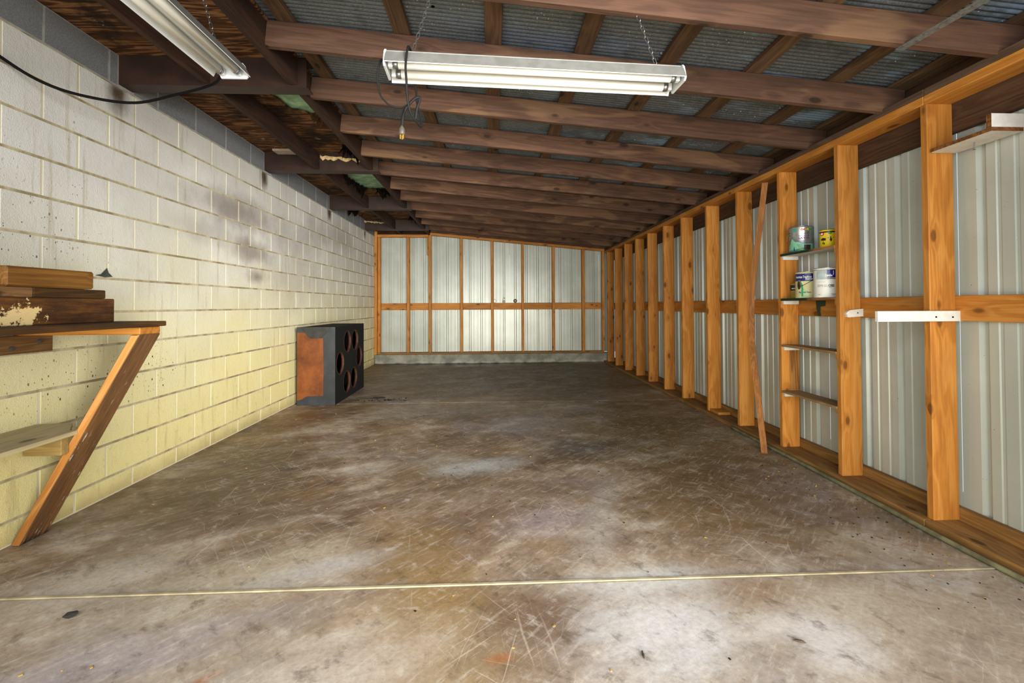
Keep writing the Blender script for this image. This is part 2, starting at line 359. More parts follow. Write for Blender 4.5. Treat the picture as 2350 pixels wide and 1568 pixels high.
# ------------------------------------------------------------------ object building
def wl(o):
    v = Vector((0, 0, 0))
    while o: v += o.location; o = o.parent
    return v
def link(name, me, parent=None, loc=(0, 0, 0), rot=None, local=False):
    o = bpy.data.objects.new(name, me); COL.objects.link(o)
    if parent is not None:
        o.parent = parent
        o.location = Vector(loc) if local else Vector(loc) - wl(parent)
    else: o.location = loc
    if rot: o.rotation_euler = rot
    return o
def empty(name, loc=(0, 0, 0), rot=(0, 0, 0)):
    o = bpy.data.objects.new(name, None); COL.objects.link(o); o.location = loc; o.rotation_euler = rot
    o.empty_display_size = 0.1
    return o
def tag(o, label, cat, group=None):
    o['label'] = label; o['category'] = cat
    if group: o['group'] = group
    return o
def struct(name):
    o = empty(name); o['kind'] = 'structure'; return o
def finish(bm, mat, name='m', smooth=False):
    bmesh.ops.recalc_face_normals(bm, faces=bm.faces[:])
    me = bpy.data.meshes.new(name); bm.to_mesh(me); bm.free()
    for mt in (mat if isinstance(mat, (list, tuple)) else [mat]): me.materials.append(mt)
    if smooth:
        for q in me.polygons: q.use_smooth = True
    return me
_cache = {}
def boxmesh(d, mat, bev=0.003):
    key = (round(d[0], 4), round(d[1], 4), round(d[2], 4), mat.name, bev)
    if key not in _cache:
        bm = bmesh.new(); bmesh.ops.create_cube(bm, size=1.0)
        bmesh.ops.scale(bm, vec=d, verts=bm.verts[:])
        if bev: bmesh.ops.bevel(bm, geom=bm.edges[:], offset=min(bev, min(d) * 0.3), segments=1, affect='EDGES')
        _cache[key] = finish(bm, mat, 'box')
    return _cache[key]
def box(name, lo, hi, mat, parent=None, bev=0.003, rot=None):
    d = [hi[i] - lo[i] for i in range(3)]; c = [(hi[i] + lo[i]) / 2 for i in range(3)]
    return link(name, boxmesh(d, mat, bev), parent, c, rot)
def addbox(bm, lo, hi, rot=None, piv=None):
    g = bmesh.ops.create_cube(bm, size=1.0)['verts']
    d = [hi[i] - lo[i] for i in range(3)]; c = Vector([(hi[i] + lo[i]) / 2 for i in range(3)])
    bmesh.ops.scale(bm, vec=d, verts=g)
    if rot: bmesh.ops.rotate(bm, cent=(0, 0, 0), matrix=rot, verts=g)
    bmesh.ops.translate(bm, vec=c, verts=g)
    return g
def prism(bm, poly, axis, a, b):
    """extrude a 2-D polygon along an axis from a to b; poly coords are the other two axes in order"""
    def P(q, t):
        return {'x': (t, q[0], q[1]), 'y': (q[0], t, q[1]), 'z': (q[0], q[1], t)}[axis]
    v0 = [bm.verts.new(P(q, a)) for q in poly]; v1 = [bm.verts.new(P(q, b)) for q in poly]
    bm.faces.new(v0); bm.faces.new(v1[::-1]); n = len(poly)
    for i in range(n): bm.faces.new((v0[i], v1[i], v1[(i + 1) % n], v0[(i + 1) % n]))
def tube(bm, pts, rad, seg=8, flat=1.0, smooth=6):
    """sweep a circle along a Catmull-Rom curve"""
    P = [Vector(p) for p in pts]; Q = []
    if smooth > 1 and len(P) > 2:
        for i in range(len(P) - 1):
            p0, p1, p2, p3 = P[max(i - 1, 0)], P[i], P[i + 1], P[min(i + 2, len(P) - 1)]
            for k in range(smooth):
                t = k / smooth
                Q.append(0.5 * ((2 * p1) + (p2 - p0) * t + (2 * p0 - 5 * p1 + 4 * p2 - p3) * t * t + (3 * p1 - p0 - 3 * p2 + p3) * t ** 3))
        Q.append(P[-1])
    else: Q = P
    rings = []; up = Vector((0, 0, 1))
    t0 = (Q[1] - Q[0]).normalized()
    nrm = t0.cross(up) if abs(t0.dot(up)) < 0.95 else t0.cross(Vector((1, 0, 0)))
    nrm.normalize()
    for i, q in enumerate(Q):
        t = (Q[min(i + 1, len(Q) - 1)] - Q[max(i - 1, 0)]).normalized()
        nrm = (nrm - t * nrm.dot(t)).normalized(); bi = t.cross(nrm)
        rings.append([bm.verts.new(q + (nrm * math.cos(2 * PI * k / seg) * rad + bi * math.sin(2 * PI * k / seg) * rad * flat)) for k in range(seg)])
    for a, b in zip(rings, rings[1:]):
        for k in range(seg): bm.faces.new((a[k], a[(k + 1) % seg], b[(k + 1) % seg], b[k]))
    bm.faces.new(rings[0][::-1]); bm.faces.new(rings[-1])
def lathe(bm, prof, seg=32, c=(0, 0)):
    rings = []
    for rr, z in prof:
        rings.append([bm.verts.new((c[0] + rr * math.cos(2 * PI * k / seg), c[1] + rr * math.sin(2 * PI * k / seg), z)) for k in range(seg)])
    for a, b in zip(rings, rings[1:]):
        for k in range(seg): bm.faces.new((a[k], a[(k + 1) % seg], b[(k + 1) % seg], b[k]))
    bm.faces.new(rings[0][::-1]); bm.faces.new(rings[-1])
def chainmesh(bm, a, b, ll=0.030, w=0.012, rr=0.0013):
    a, b = Vector(a), Vector(b); L = (b - a).length; n = max(2, int(L / (ll * 0.82)))
    d = (b - a).normalized(); q = Vector((0, 0, 1)).rotation_difference(d)
    for i in range(n):
        c = a + d * (L * (i + 0.5) / n); rings = []
        tw = Matrix.Rotation(PI / 2 * (i % 2) + 0.5, 3, 'Z')
        path = [Vector((w / 2 * math.cos(t), 0, (ll / 2 - w / 2) * (1 if math.sin(t) > 0 else -1) + w / 2 * math.sin(t))) for t in [2 * PI * (k + .5) / 8 for k in range(8)]]
        for k in range(8):
            tg = (path[(k + 1) % 8] - path[k - 1]).normalized(); n1 = Vector((0, 1, 0)); n2 = tg.cross(n1)
            ring = []
            for m in range(4):
                an = 2 * PI * m / 4
                ring.append(bm.verts.new(c + q @ (tw @ (path[k] + n1 * rr * math.cos(an) + n2 * rr * math.sin(an)))))
            rings.append(ring)
        for k in range(8):
            A, B = rings[k], rings[(k + 1) % 8]
            for m in range(4): bm.faces.new((A[m], A[(m + 1) % 4], B[(m + 1) % 4], B[m]))

# ------------------------------------------------------------------ floor
FL = struct('floor')
Y0 = -0.6
def slab(lo, hi): box('floor_slab', lo, hi, FLOOR, FL, 0.004)
slab((-2.56, Y0, -0.12), (2.9, 1.889, 0)); slab((-2.56, 1.903, -0.12), (2.9, 5.428, 0)); slab((-2.56, 5.434, -0.12), (2.9, 9.6, 0))
bm = bmesh.new(); addbox(bm, (-2.36, 1.893, -0.05), (2.24, 1.9045, 0.004))
link('joint_strip', finish(bm, plain('pale_joint_strip', '#b3a587', 0.85, 0, 0.2, 0.2, 9)), FL)
box('joint_gap', (-2.36, 1.8885, -0.09), (2.24, 1.893, -0.02), VOID, FL, 0)
box('joint_gap', (-2.36, 5.428, -0.09), (2.24, 5.434, -0.012), VOID, FL, 0)

# ------------------------------------------------------------------ left wall: concrete blocks
LX = -2.361
WLft = struct('wall_left')
R0 = 1.164 - 0.0281; RH = 0.2032; BL = 0.4064; JB = 3.063
# mortar core behind the blocks
box('mortar_core', (LX - 0.19, Y0, 0), (LX - 0.0028, 9.3, R0 + 7 * RH), MORTAR, WLft, 0)
box('mortar_core', (LX - 0.19, Y0, R0 + 7 * RH), (LX - 0.003, 9.3, R0 + 8 * RH), MORTAR_G, WLft, 0)
def blockmesh(ly, lz, mat):
    key = ('blk', round(ly, 3), round(lz, 3), mat.name)
    if key not in _cache:
        bm = bmesh.new(); addbox(bm, (-0.03, -ly / 2, -lz / 2), (0, ly / 2, lz / 2))
        ed = [e for e in bm.edges if all(abs(v.co.x) < 1e-6 for v in e.verts)]
        bmesh.ops.bevel(bm, geom=ed, offset=0.0045, segments=2, affect='EDGES')
        _cache[key] = finish(bm, mat, 'block')
    return _cache[key]
def put_block(y0, y1, z0, z1, mat):
    j = 0.0040
    if y1 - y0 < 0.05: return
    o = link('concrete_block', blockmesh(y1 - y0 - 2 * j, z1 - z0 - 2 * j, mat), WLft,
             (LX + random.uniform(-.0008, .0008), (y0 + y1) / 2, (z0 + z1) / 2))
ZR = [0.0] + [R0 + k * RH for k in range(-5, 8)]
beams = (2.935, 4.755, 6.62, 8.43)
for k in range(-6, 8):
    z0 = 0.0 if k == -6 else R0 + k * RH; z1 = R0 + (k + 1) * RH
    off = 0 if k % 2 == 0 else BL / 2
    y = JB - 4 * BL + off
    ystart = 1.95 if z1 < 1.9 else 1.55
    cuts = []
    while y < 9.2:
        if y + BL > ystart: cuts.append((y, min(y + BL, 9.12)))
        y += BL
    for a, b in cuts:
        if k == 7:
            segs = [(a, b)]
            for yb in beams:
                ns = []
                for p, q in segs:
                    if p < yb - 0.006 < q: ns.append((p, yb - 0.006))
                    if p < yb + 0.112 < q: ns.append((yb + 0.112, q))
                    if q <= yb - 0.006 or p >= yb + 0.112: ns.append((p, q))
                segs = ns
            for p, q in segs: put_block(p, q, z0, z1, BLOCKG)
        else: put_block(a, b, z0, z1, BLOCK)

# ------------------------------------------------------------------ steel siding profile (ag panel, 9 inch ribs) seen from inside
def ribs(n, first=0.0):
    P = [(0.0, 0.0)]
    for i in range(n):
        c = 0.1145 + i * 0.231
        P += [(c - .024, 0), (c - .012, .022), (c + .012, .022), (c + .024, 0)]
        if i < n - 1:
            for mm in (0.077, 0.154):
                q = c + mm; P += [(q - .012, 0), (q - .008, .0055), (q + .008, .0055), (q + .012, 0)]
    P.append((n * 0.231 - 0.002, 0))
    return P
def siding(parent, axis, base, u0, n, z0, z1a, z1b, loc_d):
    P = ribs(n); bm = bmesh.new(); W_ = P[-1][0]
    lo, hi = [], []
    for uu, d in P:
        zt = z1a + (z1b - z1a) * uu / W_
        if axis == 'y': a, b = (d, uu, z0), (d, uu, zt)
        else: a, b = (uu, d, z0), (uu, d, zt)
        lo.append(bm.verts.new(a)); hi.append(bm.verts.new(b))
    for i in range(len(P) - 1): bm.faces.new((lo[i], lo[i + 1], hi[i + 1], hi[i]))
    me = finish(bm, SIDING, 'siding')
    loc = (base, u0, 0) if axis == 'y' else (u0, base, 0)
    return link('siding_panel', me, parent, loc)

# ------------------------------------------------------------------ right wall
WR = struct('wall_right')
BX = 2.276
studs_y = [1.676 - 0.6096 * 2, 1.676 - 0.6096, 1.676, 2.285, 2.893, 3.496, 4.113, 4.715, 5.35, 5.921, 6.531, 7.098, 7.693, 8.305, 8.882]
for ys in studs_y: box('stud', (BX, ys - 0.038, 0.038), (BX + 0.14, ys, 2.212), STUD['z'], WR)
for a, b in ((Y0, 2.266), (2.266, 5.33), (5.33, 9.05)):
    box('girt', (BX + 0.1405, a, 1.072), (BX + 0.178, b - .002, 1.203), STUD['y'] if a > 0 else STUD['y'], WR)
    box('sill_plate', (2.243, a, 0.0), (BX + 0.1405, b - .002, 0.038), TREAT['y'], WR)
    box('bottom_board', (BX + 0.1405, a, 0.0), (BX + 0.178, b - .002, 0.101), TREAT['y'], WR)
    box('top_plate', (BX, a, 2.212), (BX + 0.14, b - .002, 2.258), STUD['y'], WR)
    box('upper_plate', (BX + .002, a, 2.259), (BX + 0.14, b - .002, 2.297), DARKPL, WR)
    box('rim_board', (BX + 0.1405, a, 2.06), (BX + 0.178, b - .002, 2.305), RIMB, WR)
box('eave_board', (BX + 0.179, Y0, 2.18), (BX + 0.198, 9.2, 2.47), RIMB, WR, 0)
# panels of four ribs; rib centres fall at y = 2.611 + 0.231 n
yy = 2.611 - 0.1145 - 0.231 * 13
while yy < 8.8:
    n = min(4, int((9.0 - yy) / 0.231 + 0.3))
    siding(WR, 'y', BX + 0.1795, yy, n, 0.02, 2.29, 2.29, 0); yy += 0.231 * n

box('corner_flashing', (BX + 0.1795, 9.02, 0.02), (BX + 0.184, 9.23, 2.29), SIDING, WR, 0)
# ------------------------------------------------------------------ back wall
WB = struct('wall_back')
box('concrete_curb', (-2.345, 9.05, 0), (2.46, 9.32, 0.187), CURB, WB, 0.008)
box('sill_plate', (-2.28, 9.085, 0.1875), (2.27, 9.20, 0.226), TREAT['x'], WB)
def ztop(x): return 2.60 if x < -1.30 else 2.581 - 0.0917 * (x + 1.255)
for xc, w in ((-2.335, .05), (-2.27, .055), (-1.692, .055), (-1.258, .052), (-0.628, .050), (-0.01, .049), (0.612, .050), (1.237, .053), (1.849, .058), (2.255, .048)):
    zt = ztop(xc) if xc > -1.30 else 2.54
    zb = 0.227
    if xc == -2.335: zb, zt = 0.188, 2.66
    box('stud', (xc - w / 2, 9.09, zb), (xc + w / 2, 9.17, zt - 0.002), STUD['z'], WB)
box('nailed_scrap_stud', (-1.312, 9.088, 2.18), (-1.286, 9.15, 2.54), STUD['z'], WB)
box('top_plate', (-2.305, 9.085, 2.54), (-1.29, 9.17, 2.592), STUD['x'], WB)
L = 3.565; ang = math.atan(0.0917)
link('sloped_top_plate', boxmesh((L, 0.085, 0.05), STUD['x'], 0.003), WB, (0.515, 9.128, 2.606 - 0.0917 * (0.515 + 1.255)), (0, ang, 0))
for a, b in ((-2.243, -1.72), (-1.664, -1.285), (-1.231, -0.654), (-0.602, -0.036), (0.016, 0.586), (0.638, 1.209), (1.265, 1.819), (1.879, 2.23)):
    box('girt', (a - .026, 9.172, 1.075), (b + .026, 9.208, 1.212), STUD['x'], WB)
bx = -2.078 - 0.1145
xx = bx - 0.231
pan = [(bx - 0.231, 4), (bx + 0.231 * 3, 4), (bx + 0.231 * 7, 4), (bx + 0.231 * 11, 4), (bx + 0.231 * 15, 4), (bx + 0.231 * 19, 2)]
for x0, n in pan: siding(WB, 'x', 9.2105, x0, n, 0.20, 2.7, 2.7, 0)
box('blocking_board', (-2.36, 9.175, 2.60), (-1.25, 9.208, 2.80), JOIST['x'], WB, 0)
box('gable_board', (-1.25, 9.235, 2.20), (2.5, 9.26, 2.85), JOIST['x'], WB, 0)

# ------------------------------------------------------------------ ceiling
CE = struct('ceiling')
SL = 0.0907; SA = math.atan(SL)
def rz(x): return 2.605 - SL * (x + 1.25)
raft_y = [0.70, 1.31, 1.914, 2.516, 3.135, 3.745, 4.325, 4.945, 5.55, 6.15, 6.75, 7.35, 7.95, 8.55]
x0, x1 = -1.248, 2.415
for i, y in enumerate(raft_y):
    Lr = (x1 - x0) / math.cos(SA); xm = (x0 + x1) / 2
    h = 0.145
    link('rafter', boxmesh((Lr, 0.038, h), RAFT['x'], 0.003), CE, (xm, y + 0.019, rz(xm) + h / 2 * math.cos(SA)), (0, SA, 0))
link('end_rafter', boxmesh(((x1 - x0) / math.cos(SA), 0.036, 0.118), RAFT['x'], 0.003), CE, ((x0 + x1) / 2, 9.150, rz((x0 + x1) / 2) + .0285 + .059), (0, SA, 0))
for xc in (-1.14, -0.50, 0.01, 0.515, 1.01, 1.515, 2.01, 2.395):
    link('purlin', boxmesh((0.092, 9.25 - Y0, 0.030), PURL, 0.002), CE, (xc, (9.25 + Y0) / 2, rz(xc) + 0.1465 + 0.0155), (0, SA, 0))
# corrugated roof sheets, the ridges run down the slope
pitch_c = 0.0318
def roof_sheet(y0, ncorr):
    bm = bmesh.new(); a, b = [], []
    for i in range(ncorr * 8 + 1):
        yv = i * pitch_c / 8; zz = 0.004 - 0.0105 * abs(math.sin(PI * i / 8)) ** .8
        for lst, xv in ((a, -1.30), (b, 2.62)):
            lst.append(bm.verts.new((xv, yv, rz(xv) + 0.1465 + 0.041 + zz)))
    for i in range(len(a) - 1): bm.faces.new((a[i], a[i + 1], b[i + 1], b[i]))
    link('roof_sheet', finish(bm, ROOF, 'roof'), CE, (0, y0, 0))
yv = Y0
while yv < 9.3: roof_sheet(yv, 20); yv += 20 * pitch_c
# steel channel beams sticking out of the block wall
for yb in (1.11,) + beams:
    bm = bmesh.new()
    poly = [(yb, 2.576), (yb + 0.108, 2.576), (yb + 0.108, 2.586), (yb + 0.012, 2.586), (yb + 0.012, 2.752), (yb + 0.108, 2.752), (yb + 0.108, 2.762), (yb, 2.762)]
    prism(bm, poly, 'x', -2.40, -1.195)
    link('steel_beam', finish(bm, STEEL, 'beam'), CE)
# soffit joists between the beams
ends = [Y0, 1.11] + list(beams) + [9.08]
for a, b in zip(ends[:-1], ends[1:]):
    a2 = a + (0.109 if a > 0 else 0)
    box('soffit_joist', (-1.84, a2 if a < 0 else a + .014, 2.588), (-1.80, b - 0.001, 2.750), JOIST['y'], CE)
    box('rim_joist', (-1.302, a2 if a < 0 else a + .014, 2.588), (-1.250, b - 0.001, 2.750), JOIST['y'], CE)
# plywood deck over the soffit with rotted holes
def poly_sheet(outer, holes, z0, th, mat):
    bm = bmesh.new(); es = []
    for loop in [outer] + holes:
        vs = [bm.verts.new((p[0], p[1], z0)) for p in loop]
        es += [bm.edges.new((vs[i], vs[(i + 1) % len(vs)])) for i in range(len(vs))]
    bmesh.ops.triangle_fill(bm, use_beauty=True, use_dissolve=False, edges=es)
    ret = bmesh.ops.extrude_face_region(bm, geom=bm.faces[:])
    bmesh.ops.translate(bm, vec=(0, 0, th), verts=[v for v in ret['geom'] if isinstance(v, bmesh.types.BMVert)])
    return finish(bm, mat, 'ply')
def ragged(pts, n=5, amp=0.03, seed=0):
    rd = random.Random(seed); out = []
    for i in range(len(pts)):
        a, b = Vector(pts[i] + (0,)), Vector(pts[(i + 1) % len(pts)] + (0,)); nn = Vector((-(b - a).y, (b - a).x, 0)).normalized()
        for k in range(n):
            p = a.lerp(b, k / n) + (nn * rd.uniform(-amp, amp) if k else Vector((0, 0, 0))); out.append((p.x, p.y))
    return out
h2 = ragged([(-1.70, 3.33), (-1.40, 3.33), (-1.40, 3.82), (-1.52, 3.80), (-1.64, 3.68)], 5, 0.025, 3)
h3 = ragged([(-1.77, 5.45), (-1.40, 5.45), (-1.40, 6.20), (-1.60, 6.22), (-1.79, 6.12)], 6, 0.035, 5)
h3b = ragged([(-2.2, 6.75), (-1.9, 6.72), (-1.75, 7.5), (-2.25, 7.7)], 6, 0.04, 8)
for a, b, hs in ((Y0, 1.16, []), (1.16, 2.99, []), (2.99, 4.81, [h2]), (4.81, 6.67, [h3]), (6.67, 8.48, [h3b]), (8.48, 9.25, [])):
    link('plywood_sheet', poly_sheet([(-2.50, a + .002), (-1.252, a + .002), (-1.252, b - .002), (-2.50, b - .002)], hs, 2.764, 0.014, PLY), CE)
box('green_sheathing', (-1.85, 3.1, 2.79), (-1.27, 4.3, 2.80), GREEN, CE, 0)
box('green_sheathing', (-1.95, 5.0, 2.79), (-1.27, 6.4, 2.80), GREEN, CE, 0)
box('attic_floor', (-2.55, Y0, 2.96), (-1.27, 9.3, 2.98), JOIST['y'], CE, 0)
box('house_fascia', (-1.249, Y0, 2.90), (-1.235, 9.3, 3.0), JOIST['y'], CE, 0)
# shreds of rotten ply hanging from the holes
def shreds(name, spots, mat, seed, n, ln):
    rd = random.Random(seed); bm = bmesh.new()
    for (xa, ya, xb, yb) in spots:
        for i in range(n):
            t = rd.random(); c = Vector((xa + (xb - xa) * t, ya + (yb - ya) * t, 2.768)); l = rd.uniform(.3, 1) * ln; w = rd.uniform(.012, .05)
            d = Vector((rd.uniform(-.6, .6), rd.uniform(-.6, .6), -1)).normalized(); sd = Vector((rd.uniform(-1, 1), rd.uniform(-1, 1), 0)).normalized()
            th = sd.cross(d).normalized() * .003
            q = [c - sd * w, c + sd * w, c + d * l * .6 + sd * w * rd.uniform(.2, .9), c + d * l, c + d * l * .5 - sd * w * rd.uniform(.3, 1)]
            va = [bm.verts.new(p + th) for p in q]; vb = [bm.verts.new(p - th) for p in q]
            bm.faces.new(va); bm.faces.new(vb[::-1])
            for k in range(5): bm.faces.new((va[k], vb[k], vb[(k + 1) % 5], va[(k + 1) % 5]))
    o = link(name, finish(bm, mat, name), CE); o['kind'] = 'stuff'; return o
shreds('rotten_plywood_shreds', [(-1.80, 5.5, -1.80, 6.15), (-1.85, 5.4, -1.72, 6.2), (-1.6, 6.22, -1.4, 6.2), (-1.32, 7.2, -1.42, 8.2), (-2.3, 6.75, -2.25, 7.9), (-1.45, 4.5, -1.4, 4.72)], ROT, 4, 16, 0.17)
shreds('torn_brown_shreds', [(-1.7, 6.2, -1.4, 6.25), (-1.45, 3.9, -1.5, 3.8)], DKBRD, 9, 9, 0.10)
# pale torn splinter of plywood lying along the second and fourth beams
def torn(name, x0, x1, y, ztop_, z1, seed, mat):
    rd = random.Random(seed); bm = bmesh.new(); n = 18; top, bot = [], []
    for i in range(n + 1):
        t = i / n; x = x0 + (x1 - x0) * t
        top.append((x, ztop_ - 0.0 + rd.uniform(-.012, .004) - t * .035)); bot.append((x, z1 - t * .02 + rd.uniform(-.012, .022)))
    prism(bm, top + bot[::-1], 'y', y, y + 0.006)
    return link(name, finish(bm, mat, name), CE)
torn('torn_veneer', -1.79, -1.31, 4.742, 2.735, 2.690, 2, PALE)
torn('torn_veneer', -2.36, -1.98, 8.38, 2.74, 2.70, 6, PALE)
o = box('white_scrap', (-2.22, 4.62, 2.738), (-2.03, 4.74, 2.760), plain('pinkish_scrap', '#b9a394', .8), CE, .002)
# nail heads / knots are in the wood material; dark plates paint in the darkness of torn roof holes
def hole_shade_plate(x, y, rr, seed):
    rd = random.Random(seed); bm = bmesh.new()
    z = rz(x) + 0.1465 + 0.030
    ring = [bm.verts.new((x + rr * rd.uniform(.5, 1.3) * math.cos(t), y + rr * .55 * rd.uniform(.5, 1.3) * math.sin(t), z - .0 - SL * rr * math.cos(t))) for t in [2 * PI * k / 11 for k in range(11)]]
    top = [bm.verts.new((v.co.x, v.co.y, v.co.z + .004)) for v in ring]
    bm.faces.new(ring); bm.faces.new(top[::-1])
    for k in range(11): bm.faces.new((ring[k], ring[(k + 1) % 11], top[(k + 1) % 11], top[k]))
    link('dark_hole_plate', finish(bm, VOID, 'hole'), CE)
hole_shade_plate(1.02, 2.88, .035, 1); hole_shade_plate(1.10, 3.52, .04, 2); hole_shade_plate(-0.16, 3.50, .018, 3); hole_shade_plate(-0.30, 2.30, .012, 4)
# galvanised strap nailed under the rafters
bm = bmesh.new()
d = Vector((0.05, -0.72, 0)).normalized()
for (y, x) in ((1.955, 1.858), (1.30, 1.90)): pass
pts = [(1.857, 1.958, rz(1.857) - .0015), (1.875, 1.62, rz(1.875) - .003), (1.895, 1.31, rz(1.895) - .0015), (1.92, 0.7, rz(1.92) - .0015)]
prev = None
for p in pts:
    a = [bm.verts.new((p[0] + dx, p[1], p[2] - SL * dx + dz)) for dx, dz in ((-.02, 0), (.02, 0), (.02, -.0015), (-.02, -.0015))]
    if prev:
        for k in range(4): bm.faces.new((prev[k], prev[(k + 1) % 4], a[(k + 1) % 4], a[k]))
    else: bm.faces.new(a)
    prev = a
bm.faces.new(prev[::-1])
st = link('metal_strap', finish(bm, GALV, 'strap')); tag(st, 'grey galvanised metal strap nailed under the rafters at upper right', 'strap')
for k in range(14):
    t = k / 13; y = 1.93 - t * .6; x = 1.858 + t * .038 + (.008 if k % 2 else -.008)
    link('nail_head', boxmesh((.006, .006, .003), METAL, 0), st, (x, y, rz(x) - .005))

# ------------------------------------------------------------------ shop lights
def shop_light(loc, rot, label, length=1.262):
    t = empty('shop_light', loc, rot); tag(t, label, 'light')
    Lh = length / 2
    # reflector: bent sheet, opening downwards
    prof = [(-.088, -.004), (-.086, 0), (-.060, .050), (-.030, .050), (-.026, .030), (.026, .030), (.030, .050), (.060, .050), (.086, 0), (.088, -.004)]
    th = 0.0015
    up = [(a * 1.02, b + th * 1.6) for a, b in prof]
    bm = bmesh.new(); prism(bm, prof + up[::-1], 'x', -Lh + .006, Lh - .006)
    me = finish(bm, [WHITE, SHADEW], 'reflector')
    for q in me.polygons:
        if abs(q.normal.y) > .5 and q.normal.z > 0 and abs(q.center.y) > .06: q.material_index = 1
    link('reflector', me, t, (0, 0, 0), None, True)
    bm = bmesh.new(); addbox(bm, (-Lh + .004, -.048, .0535), (Lh - .004, .048, .066)); bmesh.ops.bevel(bm, geom=bm.edges[:], offset=.003, segments=1, affect='EDGES')
    link('channel', finish(bm, WHITE_D, 'channel'), t, (0, 0, 0), None, True)
    for s_ in (-1, 1):
        bm = bmesh.new(); xo = s_ * (Lh - .004)
        poly = [(-.080, .0), (-.062, .054), (-.052, .066), (.052, .066), (.062, .054), (.058, .004), (.05, -.012), (-.07, -.012)]
        prism(bm, poly, 'x', xo - .004, xo + .004)
        e = link('end_cap', finish(bm, WHITE, 'cap'), t, (0, 0, 0), None, True)
        for yv_ in (-.040, .040):
            bm = bmesh.new(); addbox(bm, (xo - s_ * .020 - .010, yv_ - .012, -.004), (xo - s_ * .020 + .010, yv_ + .012, .034)); bmesh.ops.bevel(bm, geom=bm.edges[:], offset=.003, segments=1, affect='EDGES')
            link('lamp_holder', finish(bm, WHITE, 'holder'), e, (0, 0, 0), None, True)
    for yv_ in (-.040, .040):
        bm = bmesh.new(); g0 = bmesh.ops.create_cone(bm, cap_ends=True, segments=20, radius1=.019, radius2=.019, depth=length - .075)['verts']
        bmesh.ops.rotate(bm, cent=(0, 0, 0), matrix=Matrix.Rotation(PI / 2, 3, 'Y'), verts=g0)
        bmesh.ops.translate(bm, vec=(0, yv_, .012), verts=g0)
        tb = link('fluorescent_tube', finish(bm, TUBE, 'tube', True), t, (0, 0, 0), None, True)
        for s_ in (-1, 1):
            bm = bmesh.new(); g0 = bmesh.ops.create_cone(bm, cap_ends=True, segments=20, radius1=.0195, radius2=.0195, depth=.02)['verts']
            bmesh.ops.rotate(bm, cent=(0, 0, 0), matrix=Matrix.Rotation(PI / 2, 3, 'Y'), verts=g0)
            bmesh.ops.translate(bm, vec=(s_ * (length / 2 - .045), yv_, .012), verts=g0)
            link('tube_end_band', finish(bm, METAL, 'band', True), tb, (0, 0, 0), None, True)
    return t
def part_world(t, name, build, mat, smooth=False):
    """a part built in world coordinates under a rotated thing"""
    bm = bmesh.new(); build(bm)
    inv = (Matrix.Translation(t.location) @ t.rotation_euler.to_matrix().to_4x4()).inverted()
    bm.transform(inv)
    return link(name, finish(bm, mat, name, smooth), t, (0, 0, 0), None, True)
L1 = shop_light((0.191, 1.912, 2.136), (0, 0.012, math.atan(.05 / 1.26)), 'white two-tube shop light on chains across the rafters, black cord looped over its left end')
part_world(L1, 'chain', lambda b: (chainmesh(b, (-.255, 1.925, rz(-.255) - .002), (-.337, 1.90, 2.225))), METAL)
part_world(L1, 'chain', lambda b: (chainmesh(b, (.640, 1.93, rz(.640) - .002), (.715, 1.92, 2.215))), METAL)
def cord1(b):
    tube(b, [(-.335, 1.90, 2.222), (-.338, 1.85, 2.224), (-.339, 1.815, 2.200), (-.343, 1.80, 2.139), (-.344, 1.80, 2.109), (-.341, 1.80, 2.064), (-.340, 1.81, 2.015), (-.336, 1.82, 1.973), (-.329, 1.84, 1.946), (-.316, 1.87, 1.930), (-.302, 1.92, 1.928), (-.308, 1.95, 1.975),
             (-.327, 1.97, 2.050), (-.333, 1.985, 2.101), (-.338, 1.995, 2.15), (-.339, 1.985, 2.19), (-.336, 1.93, 2.222)], .0048, 6, 1.5)
def cord2(b):
    tube(b, [(-.32, 1.885, 1.942), (-.313, 1.88, 1.985), (-.302, 1.88, 2.018), (-.301, 1.88, 2.032), (-.308, 1.88, 2.034), (-.324, 1.88, 2.026), (-.349, 1.88, 2.0), (-.363, 1.88, 1.978), (-.371, 1.88, 1.947), (-.374, 1.88, 1.915)], .0045, 6, 1.4)
def cord3(b):
    tube(b, [(-.43, 1.90, 2.20), (-.449, 1.85, 2.172), (-.460, 1.84, 2.142), (-.464, 1.84, 2.106), (-.463, 1.84, 2.060), (-.452, 1.84, 2.019), (-.433, 1.84, 1.995), (-.412, 1.84, 1.979), (-.374, 1.84, 1.971), (-.345, 1.83, 1.977)], .0035, 6, 1.3)
part_world(L1, 'power_cord', lambda b: (cord1(b), cord2(b), cord3(b)), BLACK, True)
def plugb(b):
    lathe(b, [(.004, 1.915), (.007, 1.908), (.012, 1.900), (.013, 1.882), (.012, 1.876)], 12, (-.375, 1.88))
pl = part_world(L1, 'plug', plugb, plain('dark_plug', '#4a443c', .5), True)
part_world(pl, 'x', lambda b: None, BRASS) if False else None
bm = bmesh.new()
for dx, dy in ((-.006, 0), (.006, 0), (0, .007)): addbox(bm, (-.375 + dx - .002, 1.88 + dy - .002, 1.858), (-.375 + dx + .002, 1.88 + dy + .002, 1.877))
bm.transform((Matrix.Translation(L1.location) @ L1.rotation_euler.to_matrix().to_4x4()).inverted())
link('prongs', finish(bm, BRASS, 'prong'), pl, (0, 0, 0), None, True)
L2 = shop_light((-1.284, 1.640, 2.303), (0, 0, PI / 2), 'white two-tube shop light hung along the left soffit, running towards the viewer')
part_world(L2, 'chain', lambda b: chainmesh(b, (-1.36, 2.08, 2.762), (-1.268, 2.10, 2.388)), METAL)
part_world(L2, 'chain', lambda b: chainmesh(b, (-1.36, 1.20, 2.762), (-1.268, 1.20, 2.388)), METAL)
bm = bmesh.new()
